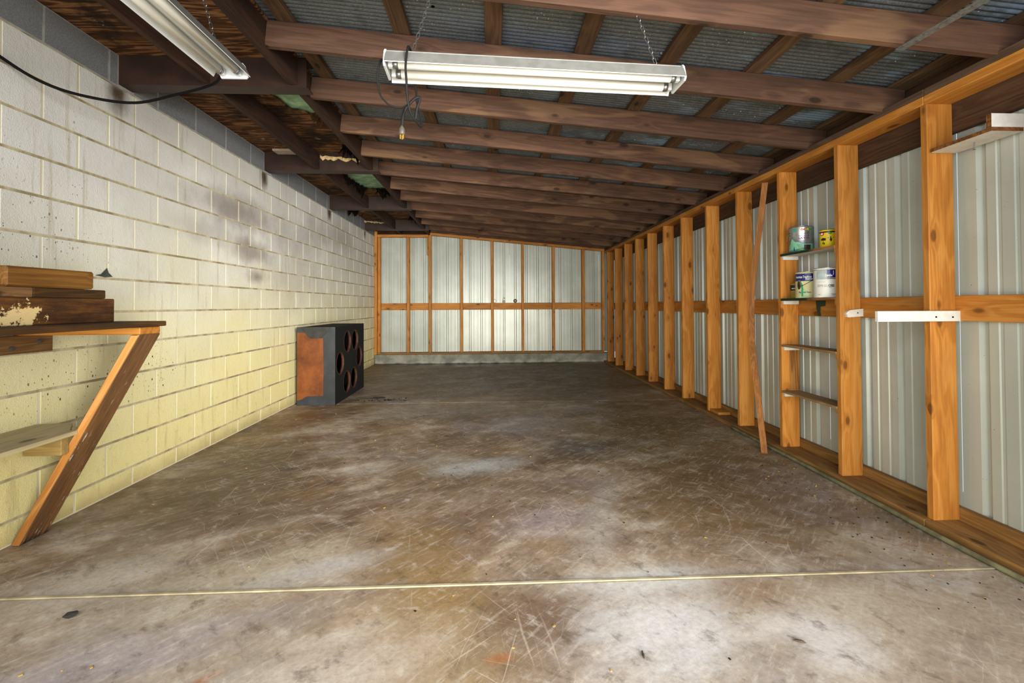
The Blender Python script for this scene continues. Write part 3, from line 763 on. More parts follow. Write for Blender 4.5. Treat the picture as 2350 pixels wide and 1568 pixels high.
tube(bm, [(-2.352, 1.6, 2.62), (-2.345, 2.0, 2.43), (-2.33, 2.218, 2.355), (-2.25, 2.342, 2.293), (-2.12, 2.435, 2.268), (-1.98, 2.569, 2.298), (-1.85, 2.687, 2.399), (-1.72, 2.74, 2.47), (-1.58, 2.64, 2.46), (-1.42, 2.42, 2.42), (-1.37, 2.33, 2.38)], .0075, 8)
tag(link('power_cable', finish(bm, CABLE, 'cable', True)), 'long black cable drooping in front of the top of the white block wall', 'cable')

# ------------------------------------------------------------------ wall bench on the left with its diagonal brace
BN = empty('wall_bench', (-2.05, 2.2, 0)); tag(BN, 'wooden wall bench with a diagonal brace and a lower shelf against the white block wall', 'bench')
bm = bmesh.new(); addbox(bm, (-2.355, 0.9, 1.064), (-1.722, 2.455, 1.090)); bmesh.ops.bevel(bm, geom=bm.edges[:], offset=.004, segments=1, affect='EDGES')
link('bench_top', finish(bm, DKBRD, 'top'), BN, (0, 0, 0))
box('bracket', (-2.355, 2.308, 1.026), (-1.748, 2.447, 1.0635), STUD['x'], BN, .004)
bm = bmesh.new()
th = 0.044; xi0, xi1 = -2.352, -1.792
prism(bm, [(xi0, 0.0), (xi0 + th, 0.0), (xi1 + th, 1.0255), (xi1, 1.0255)], 'y', 2.308, 2.449)
bmesh.ops.bevel(bm, geom=bm.edges[:], offset=.003, segments=1, affect='EDGES')
# rotate mesh into a frame whose z runs along the brace so the grain follows it
ba = math.atan2(xi1 - xi0, 1.0255); bc = Vector(((xi0 + xi1 + th) / 2, 2.378, 0.513))
bm.transform(Matrix.Rotation(-ba, 4, 'Y') @ Matrix.Translation(-bc))
def m_brace():
    g = G('brace_wood'); o = g.obj()
    fine = g.noise(g.scale(o, (70, 70, 3)), 1.5, 4, .6); big = g.noise(g.scale(o, (5, 5, 1.4)), 1.5, 5, .65)
    k = g.math('ADD', g.math('MULTIPLY', fine, .5), g.math('MULTIPLY', big, .5))
    col = g.ramp(k, [(.3, C('#46301d')), (.5, C('#6b4b2e')), (.72, C('#93683d'))])
    sp = g.math('MULTIPLY', g.mr(g.noise(g.scale(o, (40, 40, 9)), 1.4, 4, .6), .60, .65), g.mr(g.noise(o, 3.0, 2), .46, .58))
    col = g.mix(g.math('MULTIPLY', sp, .8), col, C('#d8d2c6'))
    z = g.sep(o)[2]
    col = g.mix(g.math('MULTIPLY', g.mr(g.math('ADD', z, g.math('MULTIPLY', fine, .12)), -.46, -.53), .9), col, C('#22160c'))
    g.bump(fine, .3, .004)
    return g.out(col, .75, 0, .3)
me = finish(bm, [m_brace(), wood('brace_edge', '#8a5424', '#b87a3a', '#cf9a5c', 'z', .2, '#6b431f', .4)], 'brace')
for q in me.polygons:
    if q.normal.y < -.9: q.material_index = 1
link('brace', me, BN, bc, (0, ba, 0))
bm = bmesh.new(); prism(bm, [(-2.358, 0.9), (-2.035, 0.9), (-2.040, 2.306), (-2.075, 2.306), (-2.20, 2.46), (-2.358, 2.43)], 'z', .540, .560)
link('lower_shelf', finish(bm, wood('dusty_shelf', '#8f8164', '#b3a580', '#c7ba95', 'y', .2, '#7a6a4c', .3), 'shelf'), BN)
box('cleat', (-2.255, 2.262, .450), (-2.075, 2.300, .539), wood('dull_cleat', '#6d5733', '#8f7747', '#a58d5a', 'x', .3, '#57452a', .4), BN)
lg = box('ledger', (-2.358, 0.9, .936), (-2.320, 2.48, 1.0255), BENCH['y'], BN)
for yb in (2.405, 2.27, 1.8):
    bm = bmesh.new(); g0 = bmesh.ops.create_cone(bm, cap_ends=True, segments=6, radius1=.012, radius2=.011, depth=.012)['verts']
    bmesh.ops.rotate(bm, cent=(0, 0, 0), matrix=Matrix.Rotation(PI / 2, 3, 'Y'), verts=g0)
    link('bolt', finish(bm, METAL, 'bolt'), lg, (-2.314, yb, .99 if yb > 2.3 else .965))
# timber offcuts on the bench
def timber(lo, hi, mat, label, rz_=0, bev=.004):
    o = box('timber_offcut', lo, hi, mat, None, bev)
    o.rotation_euler = (0, 0, rz_); return tag(o, label, 'wood', None)
def m_beam():
    g = G('peeling_timber'); o = g.obj()
    fine = g.noise(g.scale(o, (60, 4, 60)), 1.5, 4, .6); big = g.noise(g.scale(o, (5, 2, 5)), 1.8, 6, .7)
    col = g.ramp(g.math('ADD', g.math('MULTIPLY', fine, .4), g.math('MULTIPLY', big, .6)), [(.32, C('#221509')), (.5, C('#4a2e15')), (.68, C('#74491f'))])
    s = g.sep(o); nz = g.noise(o, 26, 6, .72)
    b = g.blob(g.comb(s[1], s[2], 0), -.045, -.016, .085, .042, .1, nz, 2.2, .12)
    col = g.mix(b, col, C('#d9bd84'))
    col = g.mix(g.math('MULTIPLY', g.mr(g.noise(g.scale(o, (20, 8, 20)), 1.5, 5, .65), .62, .68), .6), col, C('#a98c62'))
    g.bump(big, .6, .01)
    return g.out(col, .85, 0, .25)
timber((-2.06, 1.50, 1.091), (-1.872, 2.312, 1.204), m_beam(), 'thick dark timber block with peeling cream paint, lowest in the stack on the bench')
timber((-2.04, 1.935, 1.205), (-1.895, 2.292, 1.246), DKBRD, 'thin dark board lying on the thick timber, under the golden offcut', .02)
timber((-2.02, 1.58, 1.205), (-1.885, 1.930, 1.246), BENCH['y'], 'short brown board end beside the thin dark board in the bench stack', .01)
timber((-1.990, 1.845, 1.248), (-1.900, 2.226, 1.331), wood('golden_offcut', '#4a2f10', '#704a1b', '#8c6229', 'y', .2, '#3f260c', .5), 'golden brown offcut on top of the timber stack on the bench', -.03, .008)
# grey scrap of paper-like felt stuck on the wall
bm = bmesh.new()
prism(bm, [(2.76, 1.354), (2.80, 1.362), (2.852, 1.402), (2.862, 1.375), (2.892, 1.352), (2.84, 1.346)], 'x', LX + .002, LX + .006)
for v in bm.verts:
    if v.co.y < 2.83: v.co.x += .010
tag(link('felt_scrap', finish(bm, plain('grey_felt', '#4d4f4d', .9))), 'torn dark grey scrap sticking out of the block wall above the bench', 'scrap')

# ------------------------------------------------------------------ black box with six round openings
kf = 0.973
Zs = lambda z: 1.164 - kf * (1.164 - z)
by0, by1, bx0, bx1, bz1 = 5.375, 6.555, -2.292, -1.853, 0.914
SB = empty('round_hole_box', ((bx0 + bx1) / 2, (by0 + by1) / 2, 0)); tag(SB, 'black covered wooden box with six round openings standing by the block wall', 'box')
bm = bmesh.new(); es = []
loops = [[(by0, 0.002), (by1, 0.002), (by1, bz1), (by0, bz1)]]
holes = [(5.995, .700), (6.315, .695), (5.715, .450), (6.510, .448), (5.975, .180), (6.268, .187)]
HR = .139
HC = [(y * kf, Zs(z)) for y, z in holes]
for cy, cz in HC: loops.append([(cy + HR * math.cos(2 * PI * k / 28), cz + HR * math.sin(2 * PI * k / 28)) for k in range(28)])
for lp in loops:
    vs = [bm.verts.new((bx1, p[0], p[1])) for p in lp]
    es += [bm.edges.new((vs[i], vs[(i + 1) % len(vs)])) for i in range(len(vs))]
bmesh.ops.triangle_fill(bm, use_beauty=True, use_dissolve=False, edges=es)
ret = bmesh.ops.extrude_face_region(bm, geom=bm.faces[:])
bmesh.ops.translate(bm, vec=(-.028, 0, 0), verts=[v for v in ret['geom'] if isinstance(v, bmesh.types.BMVert)])
me = finish(bm, [BLKPANEL], 'front')
link('front_panel', me, SB)
for cy, cz in HC:
    bm = bmesh.new(); A, B, C2, D2 = [], [], [], []
    for k in range(28):
        c_, s_ = math.cos(2 * PI * k / 28), math.sin(2 * PI * k / 28)
        for lst, rr, xx_ in ((A, HR - .001, bx1 + .001), (B, HR - .001, bx1 - .030), (C2, HR - .006, bx1 - .030), (D2, HR - .006, bx1 + .001)):
            lst.append(bm.verts.new((xx_, cy + rr * c_, cz + rr * s_)))
    for p_, q_ in ((A, B), (B, C2), (C2, D2), (D2, A)):
        for k in range(28): bm.faces.new((p_[k], p_[(k + 1) % 28], q_[(k + 1) % 28], q_[k]))
    link('hole_rim', finish(bm, HOLEW, 'rim', True), SB)
box('box_side', (bx0, by0, 0.002), (bx1 - .041, by0 + .012, bz1), FIBRE, SB, .002)
box('painted_shade_panel', (bx0 + .021, by0 + .0121, .023), (bx1 - .0425, by0 + .0205, bz1 - .021), VOID, SB, 0)  # black panels paint in the shade inside the box
box('painted_shade_panel', (bx0 + .021, by1 - .028, .023), (bx1 - .0425, by1 - .0205, bz1 - .021), VOID, SB, 0)
box('box_side', (bx0, by1 - .02, 0.002), (bx1 - .041, by1, bz1), FIBRE, SB, .002)
box('box_top', (bx0, by0 + .021, bz1 - .02), (bx1 - .041, by1 - .021, bz1), BLKPANEL, SB, .002)
box('box_bottom', (bx0, by0 + .021, .002), (bx1 - .041, by1 - .021, .022), VOID, SB, 0)
box('box_back', (bx0, by0 + .021, .023), (bx0 + .02, by1 - .021, bz1 - .021), VOID, SB, 0)
def flat_y(name, poly, y, mat, parent, th=.004):
    bm = bmesh.new(); prism(bm, poly, 'y', y - th, y - .0004); return link(name, finish(bm, mat, name), parent)
xs = bx1 - .135
flat_y('tape_strip', [(xs, .10), (xs + .006, .45), (xs - .002, .80), (xs + .03, bz1 + .003), (bx1 + .003, bz1 + .003), (bx1 + .003, .003), (xs + .04, .003)], by0, TAPE, SB)
flat_y('tape_strip', [(bx0 + .001, .003), (bx0 + .001, .062), (bx0 + .05, .068), (bx0 + .115, .108), (xs + .002, .112), (xs + .045, .003)], by0, TAPE, SB, .003)
fl = flat_y('torn_cover_flap', [(bx0 + .03, bz1 + .002), (bx0 + .155, .785), (xs - .01, .788), (bx1 - .05, bz1 + .002)], by0 - .0045, plain('black_flap', '#2e2e2c', .5, 0, .4, .25, 14), SB, .004)
flat_y('tape_strip', [(bx0, bz1 - .06), (bx0, bz1 + .002), (bx0 + .05, bz1 + .002), (bx0 + .085, bz1 - .062)], by0, TAPE, SB, .003)

# ------------------------------------------------------------------ shelves between two studs on the right wall
SY0, SY1 = 2.8945, 3.4565
def bay_shelf(ztop_, th, drop, label, mat, under, xdepth=.138, lab2=None, skew=0):
    t = empty('bay_shelf', (BX + .07, (SY0 + SY1) / 2, ztop_ - th)); tag(t, label, 'shelf', None)
    bm = bmesh.new(); addbox(bm, (BX - .004, SY0, ztop_ - th), (BX + xdepth, SY1, ztop_))
    me = finish(bm, [mat, under], 'shelf')
    for q in me.polygons:
        if q.normal.z < -.9: q.material_index = 1
    link('board', me, t)
    box('cleat', (BX + .008, SY1 - .020, ztop_ - th - .028), (BX + .130, SY1, ztop_ - th - .0005), WPAINT, t, .001)
    box('cleat', (BX + .004, SY0, ztop_ - th - .034), (BX + .130, SY0 + .012, ztop_ - th - .0005), STUD['x'], t, .001)
    return t
GREENSP = None
def m_shelf():
    g = G('paint_stained_shelf'); o = g.pos(); s = g.sep(o)
    k = g.noise(g.scale(o, (40, 3, 40)), 1.5, 4)
    col = g.ramp(k, [(.3, C('#6a4526')), (.55, C('#94643a')), (.75, C('#b1814f'))])
    m = g.math('MULTIPLY', g.mr(g.math('ADD', s[1], g.math('MULTIPLY', g.noise(o, 9, 4), .25)), 3.18, 3.30), g.math('GREATER_THAN', s[2], 1.0))
    return g.out(g.mix(m, col, C('#14301f')), .6, 0, .3)
SHM = m_shelf()
bay_shelf(1.555, .017, 0, 'top shelf between the studs, dark green paint spilled on its edge', SHM, WPAINT)
bay_shelf(1.206, .017, 0, 'second shelf between the studs, holding three paint cans', SHM, PLYEDGE)
PLYS = wood('grey_ply_shelf', '#6d5334', '#8d6f49', '#a58760', 'y', .1, '#4b3823', .3)
bay_shelf(.845, .016, 0, 'thin bare shelf between the studs, just below the horizontal girt', PLYS, PLYEDGE)
bay_shelf(.483, .016, 0, 'lowest bare shelf between the studs, with a dusty top', PLYS, PLYEDGE)
box('charred_patch', (BX + .062, SY1 - .0025, .49), (BX + .139, SY1 + .001, .815), wood('scorched_strip', '#3c230f', '#8a5a28', '#c08a48', 'z', .1, '#1e1108', .7), WR, .0005)

# ------------------------------------------------------------------ paint cans
def curved_text(txt, size, rad, ang, z, mat, parent, cx, cy, squash=1.0, bold=.0, name='lettering'):
    cu = bpy.data.curves.new('t', 'FONT'); cu.body = txt; cu.size = size; cu.align_x = 'CENTER'; cu.offset = bold; cu.resolution_u = 2
    to = bpy.data.objects.new('t', cu); COL.objects.link(to)
    dg = bpy.context.evaluated_depsgraph_get(); me = bpy.data.meshes.new_from_object(to.evaluated_get(dg))
    bpy.data.objects.remove(to); bpy.data.curves.remove(cu)
    bm = bmesh.new(); bm.from_mesh(me); bpy.data.meshes.remove(me)
    bmesh.ops.triangulate(bm, faces=bm.faces[:])
    bmesh.ops.subdivide_edges(bm, edges=[e for e in bm.edges if e.calc_length() > size * .25], cuts=2, use_grid_fill=False)
    for v in bm.verts:
        a = ang + v.co.x * squash / rad
        v.co = Vector((rad * math.cos(a), rad * math.sin(a), z + v.co.y))
    me = finish(bm, mat, 'lettering')
    o = link(name, me, parent, (cx, cy, wl(parent).z)); return o
def patch(name, rad, a0, a1, z0, z1, mat, parent, cx, cy, shape=None, n=14):
    """a piece of printed label wrapped round the can; shape gives the top height for t in 0..1"""
    bm = bmesh.new(); lo, hi, lo2, hi2 = [], [], [], []
    for i in range(n + 1):
        t = i / n; a = a0 + (a1 - a0) * t; zt, zb = (z1, z0) if not shape else shape(t)
        lo.append(bm.verts.new((rad * math.cos(a), rad * math.sin(a), zb))); hi.append(bm.verts.new((rad * math.cos(a), rad * math.sin(a), zt)))
    for i in range(n): bm.faces.new((lo[i], lo[i + 1], hi[i + 1], hi[i]))
    me = finish(bm, mat, name)
    return link(name, me, parent, (cx, cy, wl(parent).z))
def can(cx, cy, z, R, H, body, label, lid=None, handle=False, ear=None):
    t = empty('paint_can', (cx, cy, z)); tag(t, label, 'can', 'paint cans on the shelves')
    bm = bmesh.new(); lathe(bm, [(R * .97, .0005), (R * 1.015, .003), (R * 1.015, .007), (R, .009), (R, H - .012), (R * 1.02, H - .009), (R * 1.02, H - .003), (R * .98, H)], 40)
    me = finish(bm, body, 'can'); 
    for q in me.polygons: q.use_smooth = abs(q.normal.z) < .5
    link('can_body', me, t, (cx, cy, z))
    bm = bmesh.new(); lathe(bm, [(R * .93, H + .0005), (R * .93, H + .003), (R * .80, H + .003), (R * .78, H + .0015)], 40)
    link('lid', finish(bm, lid or METAL, 'lid'), t, (cx, cy, z))
    return t
RED = plain('print_red', '#b3241f', .4, 0, .5, .05); YEL = plain('print_yellow', '#e3c300', .4, 0, .5, .06, 15); GRN = plain('print_green', '#3f8f3a', .4); PNK = plain('print_magenta', '#8c2a6b', .4)
INK = plain('print_black', '#1a1a1c', .45); BLU = plain('print_blue', '#0f2a7c', .4, 0, .5, .15, 30); BLU2 = plain('print_royal_blue', '#131c86', .35, 0, .5, .1, 30); CRM = plain('print_cream', '#d6cd95', .45, 0, .4, .06, 12)
WHT = plain('print_white', '#e2e1da', .4, 0, .5, .03); TURQ = plain('print_turquoise', '#2f9c8c', .4); MINT = plain('print_mint', '#7fbfa0', .4, 0, .5, .1, 12); GREY = plain('print_grey', '#8f9494', .45); BRN = plain('print_brown', '#4f3b2c', .5, 0, .4, .4, 60)
PALEB = plain('print_faded_blue', '#b3bfc0', .45); SKY = plain('print_sky', '#2f8fb0', .4); MUST = plain('print_mustard', '#a68a2a', .5, 0, .4, .1, 20); MAR = plain('print_maroon', '#5d2b22', .45); DGRN = plain('wet_green_paint', '#2f9a70', .35)
SILV = plain('silver_label', '#a9abab', .28, .75, .5, .15, 18)
ORNG = plain('print_orange', '#d9861f', .4)
def look(cx, cy): return math.atan2(-cy, -cx)
# 1: silver gallon can with a mint scene
x_, y_, z_ = 2.362, 3.340, 1.5555; R_, H_ = .0815, .192
t = can(x_, y_, z_, R_, H_, SILV, 'silver gallon paint can with a mint printed scene, left on the top shelf')
a = look(x_, y_); rr = R_ + .0006
patch('label_scene', rr, a - 1.25, a + 1.15, .010, .06, MINT, t, x_, y_, lambda q: (.050 + .045 * math.exp(-((q - .19) / .09) ** 2) + .022 * math.exp(-((q - .38) / .14) ** 2) + .012 * q, .010), 40)
patch('label_water', rr + .0003, a - 1.2, a + .1, .010, .018, SKY, t, x_, y_, lambda q: (.016 + .008 * q, .010))
patch('label_lawn', rr + .0004, a - .45, a + .75, .010, .02, GRN, t, x_, y_, lambda q: (.014 + .018 * math.sin(q * PI), .010))
patch('label_picture', rr + .0006, a + .22, a + .80, .014, .052, BRN, t, x_, y_)
patch('label_figure', rr + .0007, a - .62, a - .53, .010, .045, INK, t, x_, y_, lambda q: (.022 + .022 * (1 - abs(q - .5) * 2), .010))
patch('label_tab', rr, a - .65, a - .42, H_ - .042, H_ - .011, TURQ, t, x_, y_)
for ch, aa, mm in (('C', -.0, RED), ('o', .13, RED), ('l', .22, RED), ('o', .31, ORNG), ('r', .42, YEL)):
    curved_text(ch, .019, rr + .0006, a + aa + .05, H_ - .030, mm, t, x_, y_, 1.0, .0012, 'letter')
patch('label_swatch', rr + .0005, a + .52, a + .60, H_ - .034, H_ - .014, YEL, t, x_, y_); patch('label_swatch', rr + .0005, a + .60, a + .95, H_ - .032, H_ - .016, GRN, t, x_, y_)
curved_text('LATEX', .013, rr + .0006, a + .40, H_ - .060, INK, t, x_, y_, 1.1); curved_text('INTERIOR', .015, rr + .0006, a + .22, H_ - .078, INK, t, x_, y_, 1.1)
curved_text('SATIN', .018, rr + .0006, a + .22, H_ - .095, PNK, t, x_, y_, 1.5, .0006); curved_text('& TRIM', .023, rr + .0006, a + .34, H_ - .125, GREY, t, x_, y_, 1.2)
for k_ in range(5): patch('label_text_line', rr + .0007, a - .35 + .03 * k_, a + .10, .034 + .0055 * (4 - k_), .0355 + .0055 * (4 - k_), INK, t, x_, y_)
bm = bmesh.new(); lathe(bm, [(.011, 0), (.011, .003), (.006, .006)], 14); bm.transform(Matrix.Rotation(PI / 2, 4, 'Y'))
link('handle_ear', finish(bm, METAL, 'ear'), t, (x_ + R_ * math.cos(a - 1.15), y_ + R_ * math.sin(a - 1.15), z_ + .140), (0, 0, a - 1.15))
bm = bmesh.new(); e0 = Vector((x_ + (R_ + .005) * math.cos(a - 1.15), y_ + (R_ + .005) * math.sin(a - 1.15), z_ + .14))
tube(bm, [e0 - Vector((x_, y_, z_)), e0 + Vector((-.012, .002, -.02)) - Vector((x_, y_, z_)), e0 + Vector((-.012, .004, -.05)) - Vector((x_, y_, z_))], .0012, 5)
link('bail_handle', finish(bm, METAL, 'bail'), t, (x_, y_, z_))
# 2: yellow quart can
x_, y_, z_ = 2.350, 3.045, 1.5555; R_, H_ = .053, .122
t = can(x_, y_, z_, R_, H_, YEL, 'yellow quart can with black pictures and a red oval, right on the top shelf', INK)
a = look(x_, y_); rr = R_ + .0006
patch('black_band', rr, a - 1.6, a + 1.5, H_ - .021, H_ - .009, INK, t, x_, y_)
patch('grey_seam', rr, a + .78, a + 1.05, .010, H_ - .010, PALEB, t, x_, y_); patch('brown_side', rr, a + 1.05, a + 2.2, .010, H_ - .010, BRN, t, x_, y_)
patch('red_oval', rr + .0004, a - 1.05, a - .45, .080, .104, RED, t, x_, y_, lambda q: (.094 + .013 * math.sqrt(max(0, 1 - (2 * q - 1) ** 2)), .094 - .013 * math.sqrt(max(0, 1 - (2 * q - 1) ** 2))))
patch('oval_white', rr + .0007, a - .95, a - .60, .09, .1, WHT, t, x_, y_, lambda q: (.094 + .007 * math.sqrt(max(0, 1 - (2 * q - 1) ** 2)), .094 - .007 * math.sqrt(max(0, 1 - (2 * q - 1) ** 2))))
patch('green_badge', rr + .0004, a - .02, a + .38, .085, .106, GRN, t, x_, y_, lambda q: (.098 + .008 * abs(math.sin(q * 9)), .087 + .006 * abs(2 * q - 1)))
patch('grill_lid', rr + .0004, a - .92, a - .28, .045, .068, INK, t, x_, y_, lambda q: (.050 + .020 * math.sin(min(1, q * 1.5 + .1) * PI * .55) * (1 - q * .35), .050 - .004 * q))
for aa0, aa1, z0_, z1_ in ((-.62, -.56, .030, .052), (-.70, -.60, .022, .034), (-.55, -.40, .020, .033)):
    patch('grill_leg', rr + .0004, a + aa0, a + aa1, z0_, z1_, INK, t, x_, y_, None, 3)
patch('figure_body', rr + .0004, a + .12, a + .42, .040, .06, INK, t, x_, y_, lambda q: (.053 + .010 * math.sin(q * PI), .053 - .014 * math.sin(q * PI)))
patch('figure_head', rr + .0004, a + .18, a + .32, .06, .08, INK, t, x_, y_, lambda q: (.062 + .016 * math.sin(q * PI), .058))
patch('red_line', rr + .0003, a - .15, a + .08, .062, .066, RED, t, x_, y_, None, 3); patch('red_line', rr + .0003, a + .44, a + .62, .063, .067, RED, t, x_, y_, None, 3)
# 3: small pint can
x_, y_, z_ = 2.365, 3.405, 1.2065; R_, H_ = .041, .114
t = can(x_, y_, z_, R_, H_, MUST, 'small mustard and black pint can, leftmost on the second shelf', BRASS)
a = look(x_, y_); rr = R_ + .0006
patch('black_band', rr, a - 1.6, a + 1.6, .060, .104, INK, t, x_, y_)
curved_text('MINWAX', .013, rr + .0005, a - .2, .072, WHT, t, x_, y_, 1.0, .0004)
for k_ in range(4): patch('label_text_line', rr + .0003, a - .9, a + .6, .024 + .008 * k_, .0255 + .008 * k_, INK, t, x_, y_)
# 4: cream and blue gallon can
x_, y_, z_ = 2.352, 3.268, 1.2065; R_, H_ = .0815, .192
y_ = 3.258
t = can(x_, y_, z_, R_, H_, CRM, 'cream paint can with dark blue top band and green drips, middle of second shelf')
a = look(x_, y_); rr = R_ + .0006
patch('blue_band', rr, a - 1.6, a + 1.6, .125, H_ - .010, BLU, t, x_, y_)
curved_text('American Tradition', .024, rr + .0005, a - .42, .148, WHT, t, x_, y_, .62, .0006); curved_text('Designer', .016, rr + .0005, a + .10, .135, WHT, t, x_, y_, .8, .0006)
curved_text('Flat Wall Paint', .018, rr + .0005, a - .28, .037, MAR, t, x_, y_, .78, .0006)
patch('oval_mark', rr + .0004, a - .95, a - .50, .07, .13, plain('print_olive', '#6d6a45', .5), t, x_, y_, lambda q: (.10 + .034 * math.sqrt(max(0, 1 - (2 * q - 1) ** 2)), .10 - .034 * math.sqrt(max(0, 1 - (2 * q - 1) ** 2))))
patch('oval_mark', rr + .0006, a - .90, a - .62, .07, .13, BRN, t, x_, y_, lambda q: (.098 + .024 * math.sqrt(max(0, 1 - (2 * q - 1) ** 2)), .088 - .024 * math.sqrt(max(0, 1 - (2 * q - 1) ** 2))))
patch('green_drip', rr + .0007, a - .52, a - .38, .010, .12, DGRN, t, x_, y_, lambda q: (.115 - .02 * q, .010), 4)
patch('green_wash', rr + .0003, a - .75, a + .15, .010, .06, plain('pale_green_wash', '#a9c99a', .45), t, x_, y_, lambda q: (.035 + .04 * (1 - abs(2 * q - .8)), .010))
bm = bmesh.new(); tube(bm, [((R_ + .004) * math.cos(a + q_), (R_ + .004) * math.sin(a + q_), .088 + .05 * (q_ + .55) ** 1.3) for q_ in [-.55 + .1 * i_ for i_ in range(13)]], .0016, 5)
link('bail_handle', finish(bm, BLACK, 'bail'), t, (x_, y_, z_))
# 5: white gloss gallon can
x_, y_, z_ = 2.345, 3.055, 1.2065; R_, H_ = .0815, .204
t = can(x_, y_, z_, R_, H_, WHT, 'white gloss paint can with a royal blue corner label, right on the second shelf')
a = look(x_, y_); rr = R_ + .0006
patch('blue_label', rr, a - .02, a + 1.5, .136, H_ - .014, BLU2, t, x_, y_); patch('black_line', rr, a - .02, a + 1.5, .127, .132, INK, t, x_, y_)
patch('black_band', rr + .0002, a - 1.5, a + 1.5, H_ - .014, H_ - .010, INK, t, x_, y_)
patch('faded_label', rr, a - .85, a - .03, .126, H_ - .016, PALEB, t, x_, y_)
curved_text('hide', .024, rr + .0006, a + .12, .145, WHT, t, x_, y_, 1.0, .0012); curved_text('LATEX', .016, rr + .0005, a - .40, .103, PALEB, t, x_, y_, 1.0)
curved_text('SEMI-GLOSS', .024, rr + .0005, a - .16, .074, GREY, t, x_, y_, .78); curved_text('OSS', .024, rr + .0008, a + .28, .074, INK, t, x_, y_, .85, .0006)
patch('white_mark', rr + .0006, a + .42, a + .47, .155, .185, WHT, t, x_, y_, None, 2)
for q0, q1, zz in ((.1, .3, .066), (.25, .62, .024), (.32, .55, .018), (-.7, -.5, .020)): patch('label_text_line', rr + .0004, a + q0, a + q1, zz, zz + .002, INK, t, x_, y_, None, 4)
# green paint run on the girt behind the shelf
bm = bmesh.new(); prism(bm, [(3.165, 1.19), (3.262, 1.19), (3.258, 1.13), (3.245, 1.09), (3.240, 1.074), (3.215, 1.073), (3.222, 1.11), (3.218, 1.142), (3.17, 1.148)], 'x', BX + .1375, BX + .1402)
link('green_paint_run', finish(bm, plain('green_paint_run', '#173a26', .5), 'run'), WR)

# ------------------------------------------------------------------ odds and ends on the right
bm = bmesh.new()
pp = [(2.118, 3.445, 0.0), (2.140, 3.555, .40), (2.172, 3.68, .80), (2.200, 3.735, 1.15), (2.222, 3.730, 1.45), (2.250, 3.690, 1.80), (2.262, 3.625, 2.17)]
P = [Vector(p) for p in pp]; Q = []
for i in range(len(P) - 1):
    p0, p1, p2, p3 = P[max(i - 1, 0)], P[i], P[i + 1], P[min(i + 2, len(P) - 1)]
    for k in range(5):
        q = k / 5; Q.append(.5 * ((2 * p1) + (p2 - p0) * q + (2 * p0 - 5 * p1 + 4 * p2 - p3) * q * q + (3 * p1 - p0 - 3 * p2 + p3) * q ** 3))
Q.append(P[-1]); prev = None
for q in Q:
    w, tt = .022, .007
    ring = [bm.verts.new(q + Vector((sx * w * .80 + sy * tt * .6, -sx * w * .6 + sy * tt * .8, 0))) for sx, sy in ((-1, -1), (1, -1), (1, 1), (-1, 1))]
    if prev:
        for k in range(4): bm.faces.new((prev[k], prev[(k + 1) % 4], ring[(k + 1) % 4], ring[k]))
    else: bm.faces.new(ring)
    prev = ring
bm.faces.new(prev[::-1]); bm.transform(Matrix.Translation((-2.118, -3.445, 0)))
tag(link('bowed_lath', finish(bm, wood('lath_wood', '#5e3a18', '#87562a', '#a06c38', 'z', .5, '#452a12', .4), 'lath'), None, (2.118, 3.445, 0)), 'thin bowed wooden lath leaning upright between the wall studs', 'stick')
bm = bmesh.new()
tube(bm, [(2.228, 4.13, .013), (2.222, 3.6, .013), (2.222, 3.2, .013), (2.216, 2.8, .013), (2.205, 2.45, .013), (2.195, 2.2, .013), (2.195, 1.9, .013), (2.205, 1.6, .013), (2.21, 1.0, .013)], .0125, 10)
tag(link('conduit_pipe', finish(bm, plain('grey_green_pipe', '#7d7a5c', .6, 0, .4, .25, 14), 'pipe', True)), 'long grey green pipe lying on the floor along the right sill', 'pipe')
bm = bmesh.new(); addbox(bm, (1.975, 2.226, 1.070), (2.431, 2.2455, 1.1245)); bmesh.ops.bevel(bm, geom=bm.edges[:], offset=.0015, segments=1, affect='EDGES')
ws = tag(link('white_cleat', finish(bm, WPAINT, 'strip')), 'long white painted strip nailed across the nearest stud at girt height', 'strip')
for xq, zq in ((2.285, 1.093), (2.375, 1.092)): link('nail_head', boxmesh((.008, .002, .008), BLACK, 0), ws, (xq, 2.2252, zq))
bm = bmesh.new(); prism(bm, [(2.300, 1.096), (2.312, 1.088), (2.305, 1.078), (2.318, 1.074), (2.43, 1.082), (2.432, 1.132), (2.33, 1.122), (2.312, 1.112)], 'y', 2.836, 2.8545)
w2 = tag(link('white_cleat', finish(bm, WPAINT, 'strip')), 'short white scrap with a torn left end nailed to the second stud', 'strip')
bm = bmesh.new(); addbox(bm, (2.375, 2.834, 1.100), (2.382, 2.8362, 1.107)); link('nail_head', finish(bm, BLACK, 'nail'), w2)
BS = empty('high_white_shelf', (2.35, 2.1, 1.95)); tag(BS, 'broken white painted plywood shelf high on the right behind the nearest stud', 'shelf')
bm = bmesh.new(); prism(bm, [(2.276, 1.945), (2.43, 1.945), (2.43, 2.244), (2.300, 2.244), (2.284, 2.236)], 'z', 1.950, 1.968)
me = finish(bm, [PLYEDGE, WPAINT], 'bs')
for q in me.polygons:
    if abs(q.normal.z) > .9: q.material_index = 1
link('board', me, BS)
bm = bmesh.new(); addbox(bm, (2.278, 1.9455, 1.969), (2.46, 1.968, 2.031)); me = finish(bm, [WPAINT, PLYEDGE], 'up')
for q in me.polygons:
    if q.normal.x < -.9: q.material_index = 1
link('upright_board', me, BS)
bm = bmesh.new(); tube(bm, [(2.352, 2.085, 1.950), (2.350, 2.085, 1.915)], .0022, 6, 1, 1); addbox(bm, (2.346, 2.081, 1.912), (2.355, 2.089, 1.9145))
link('bent_nail', finish(bm, METAL, 'nail'), BS)
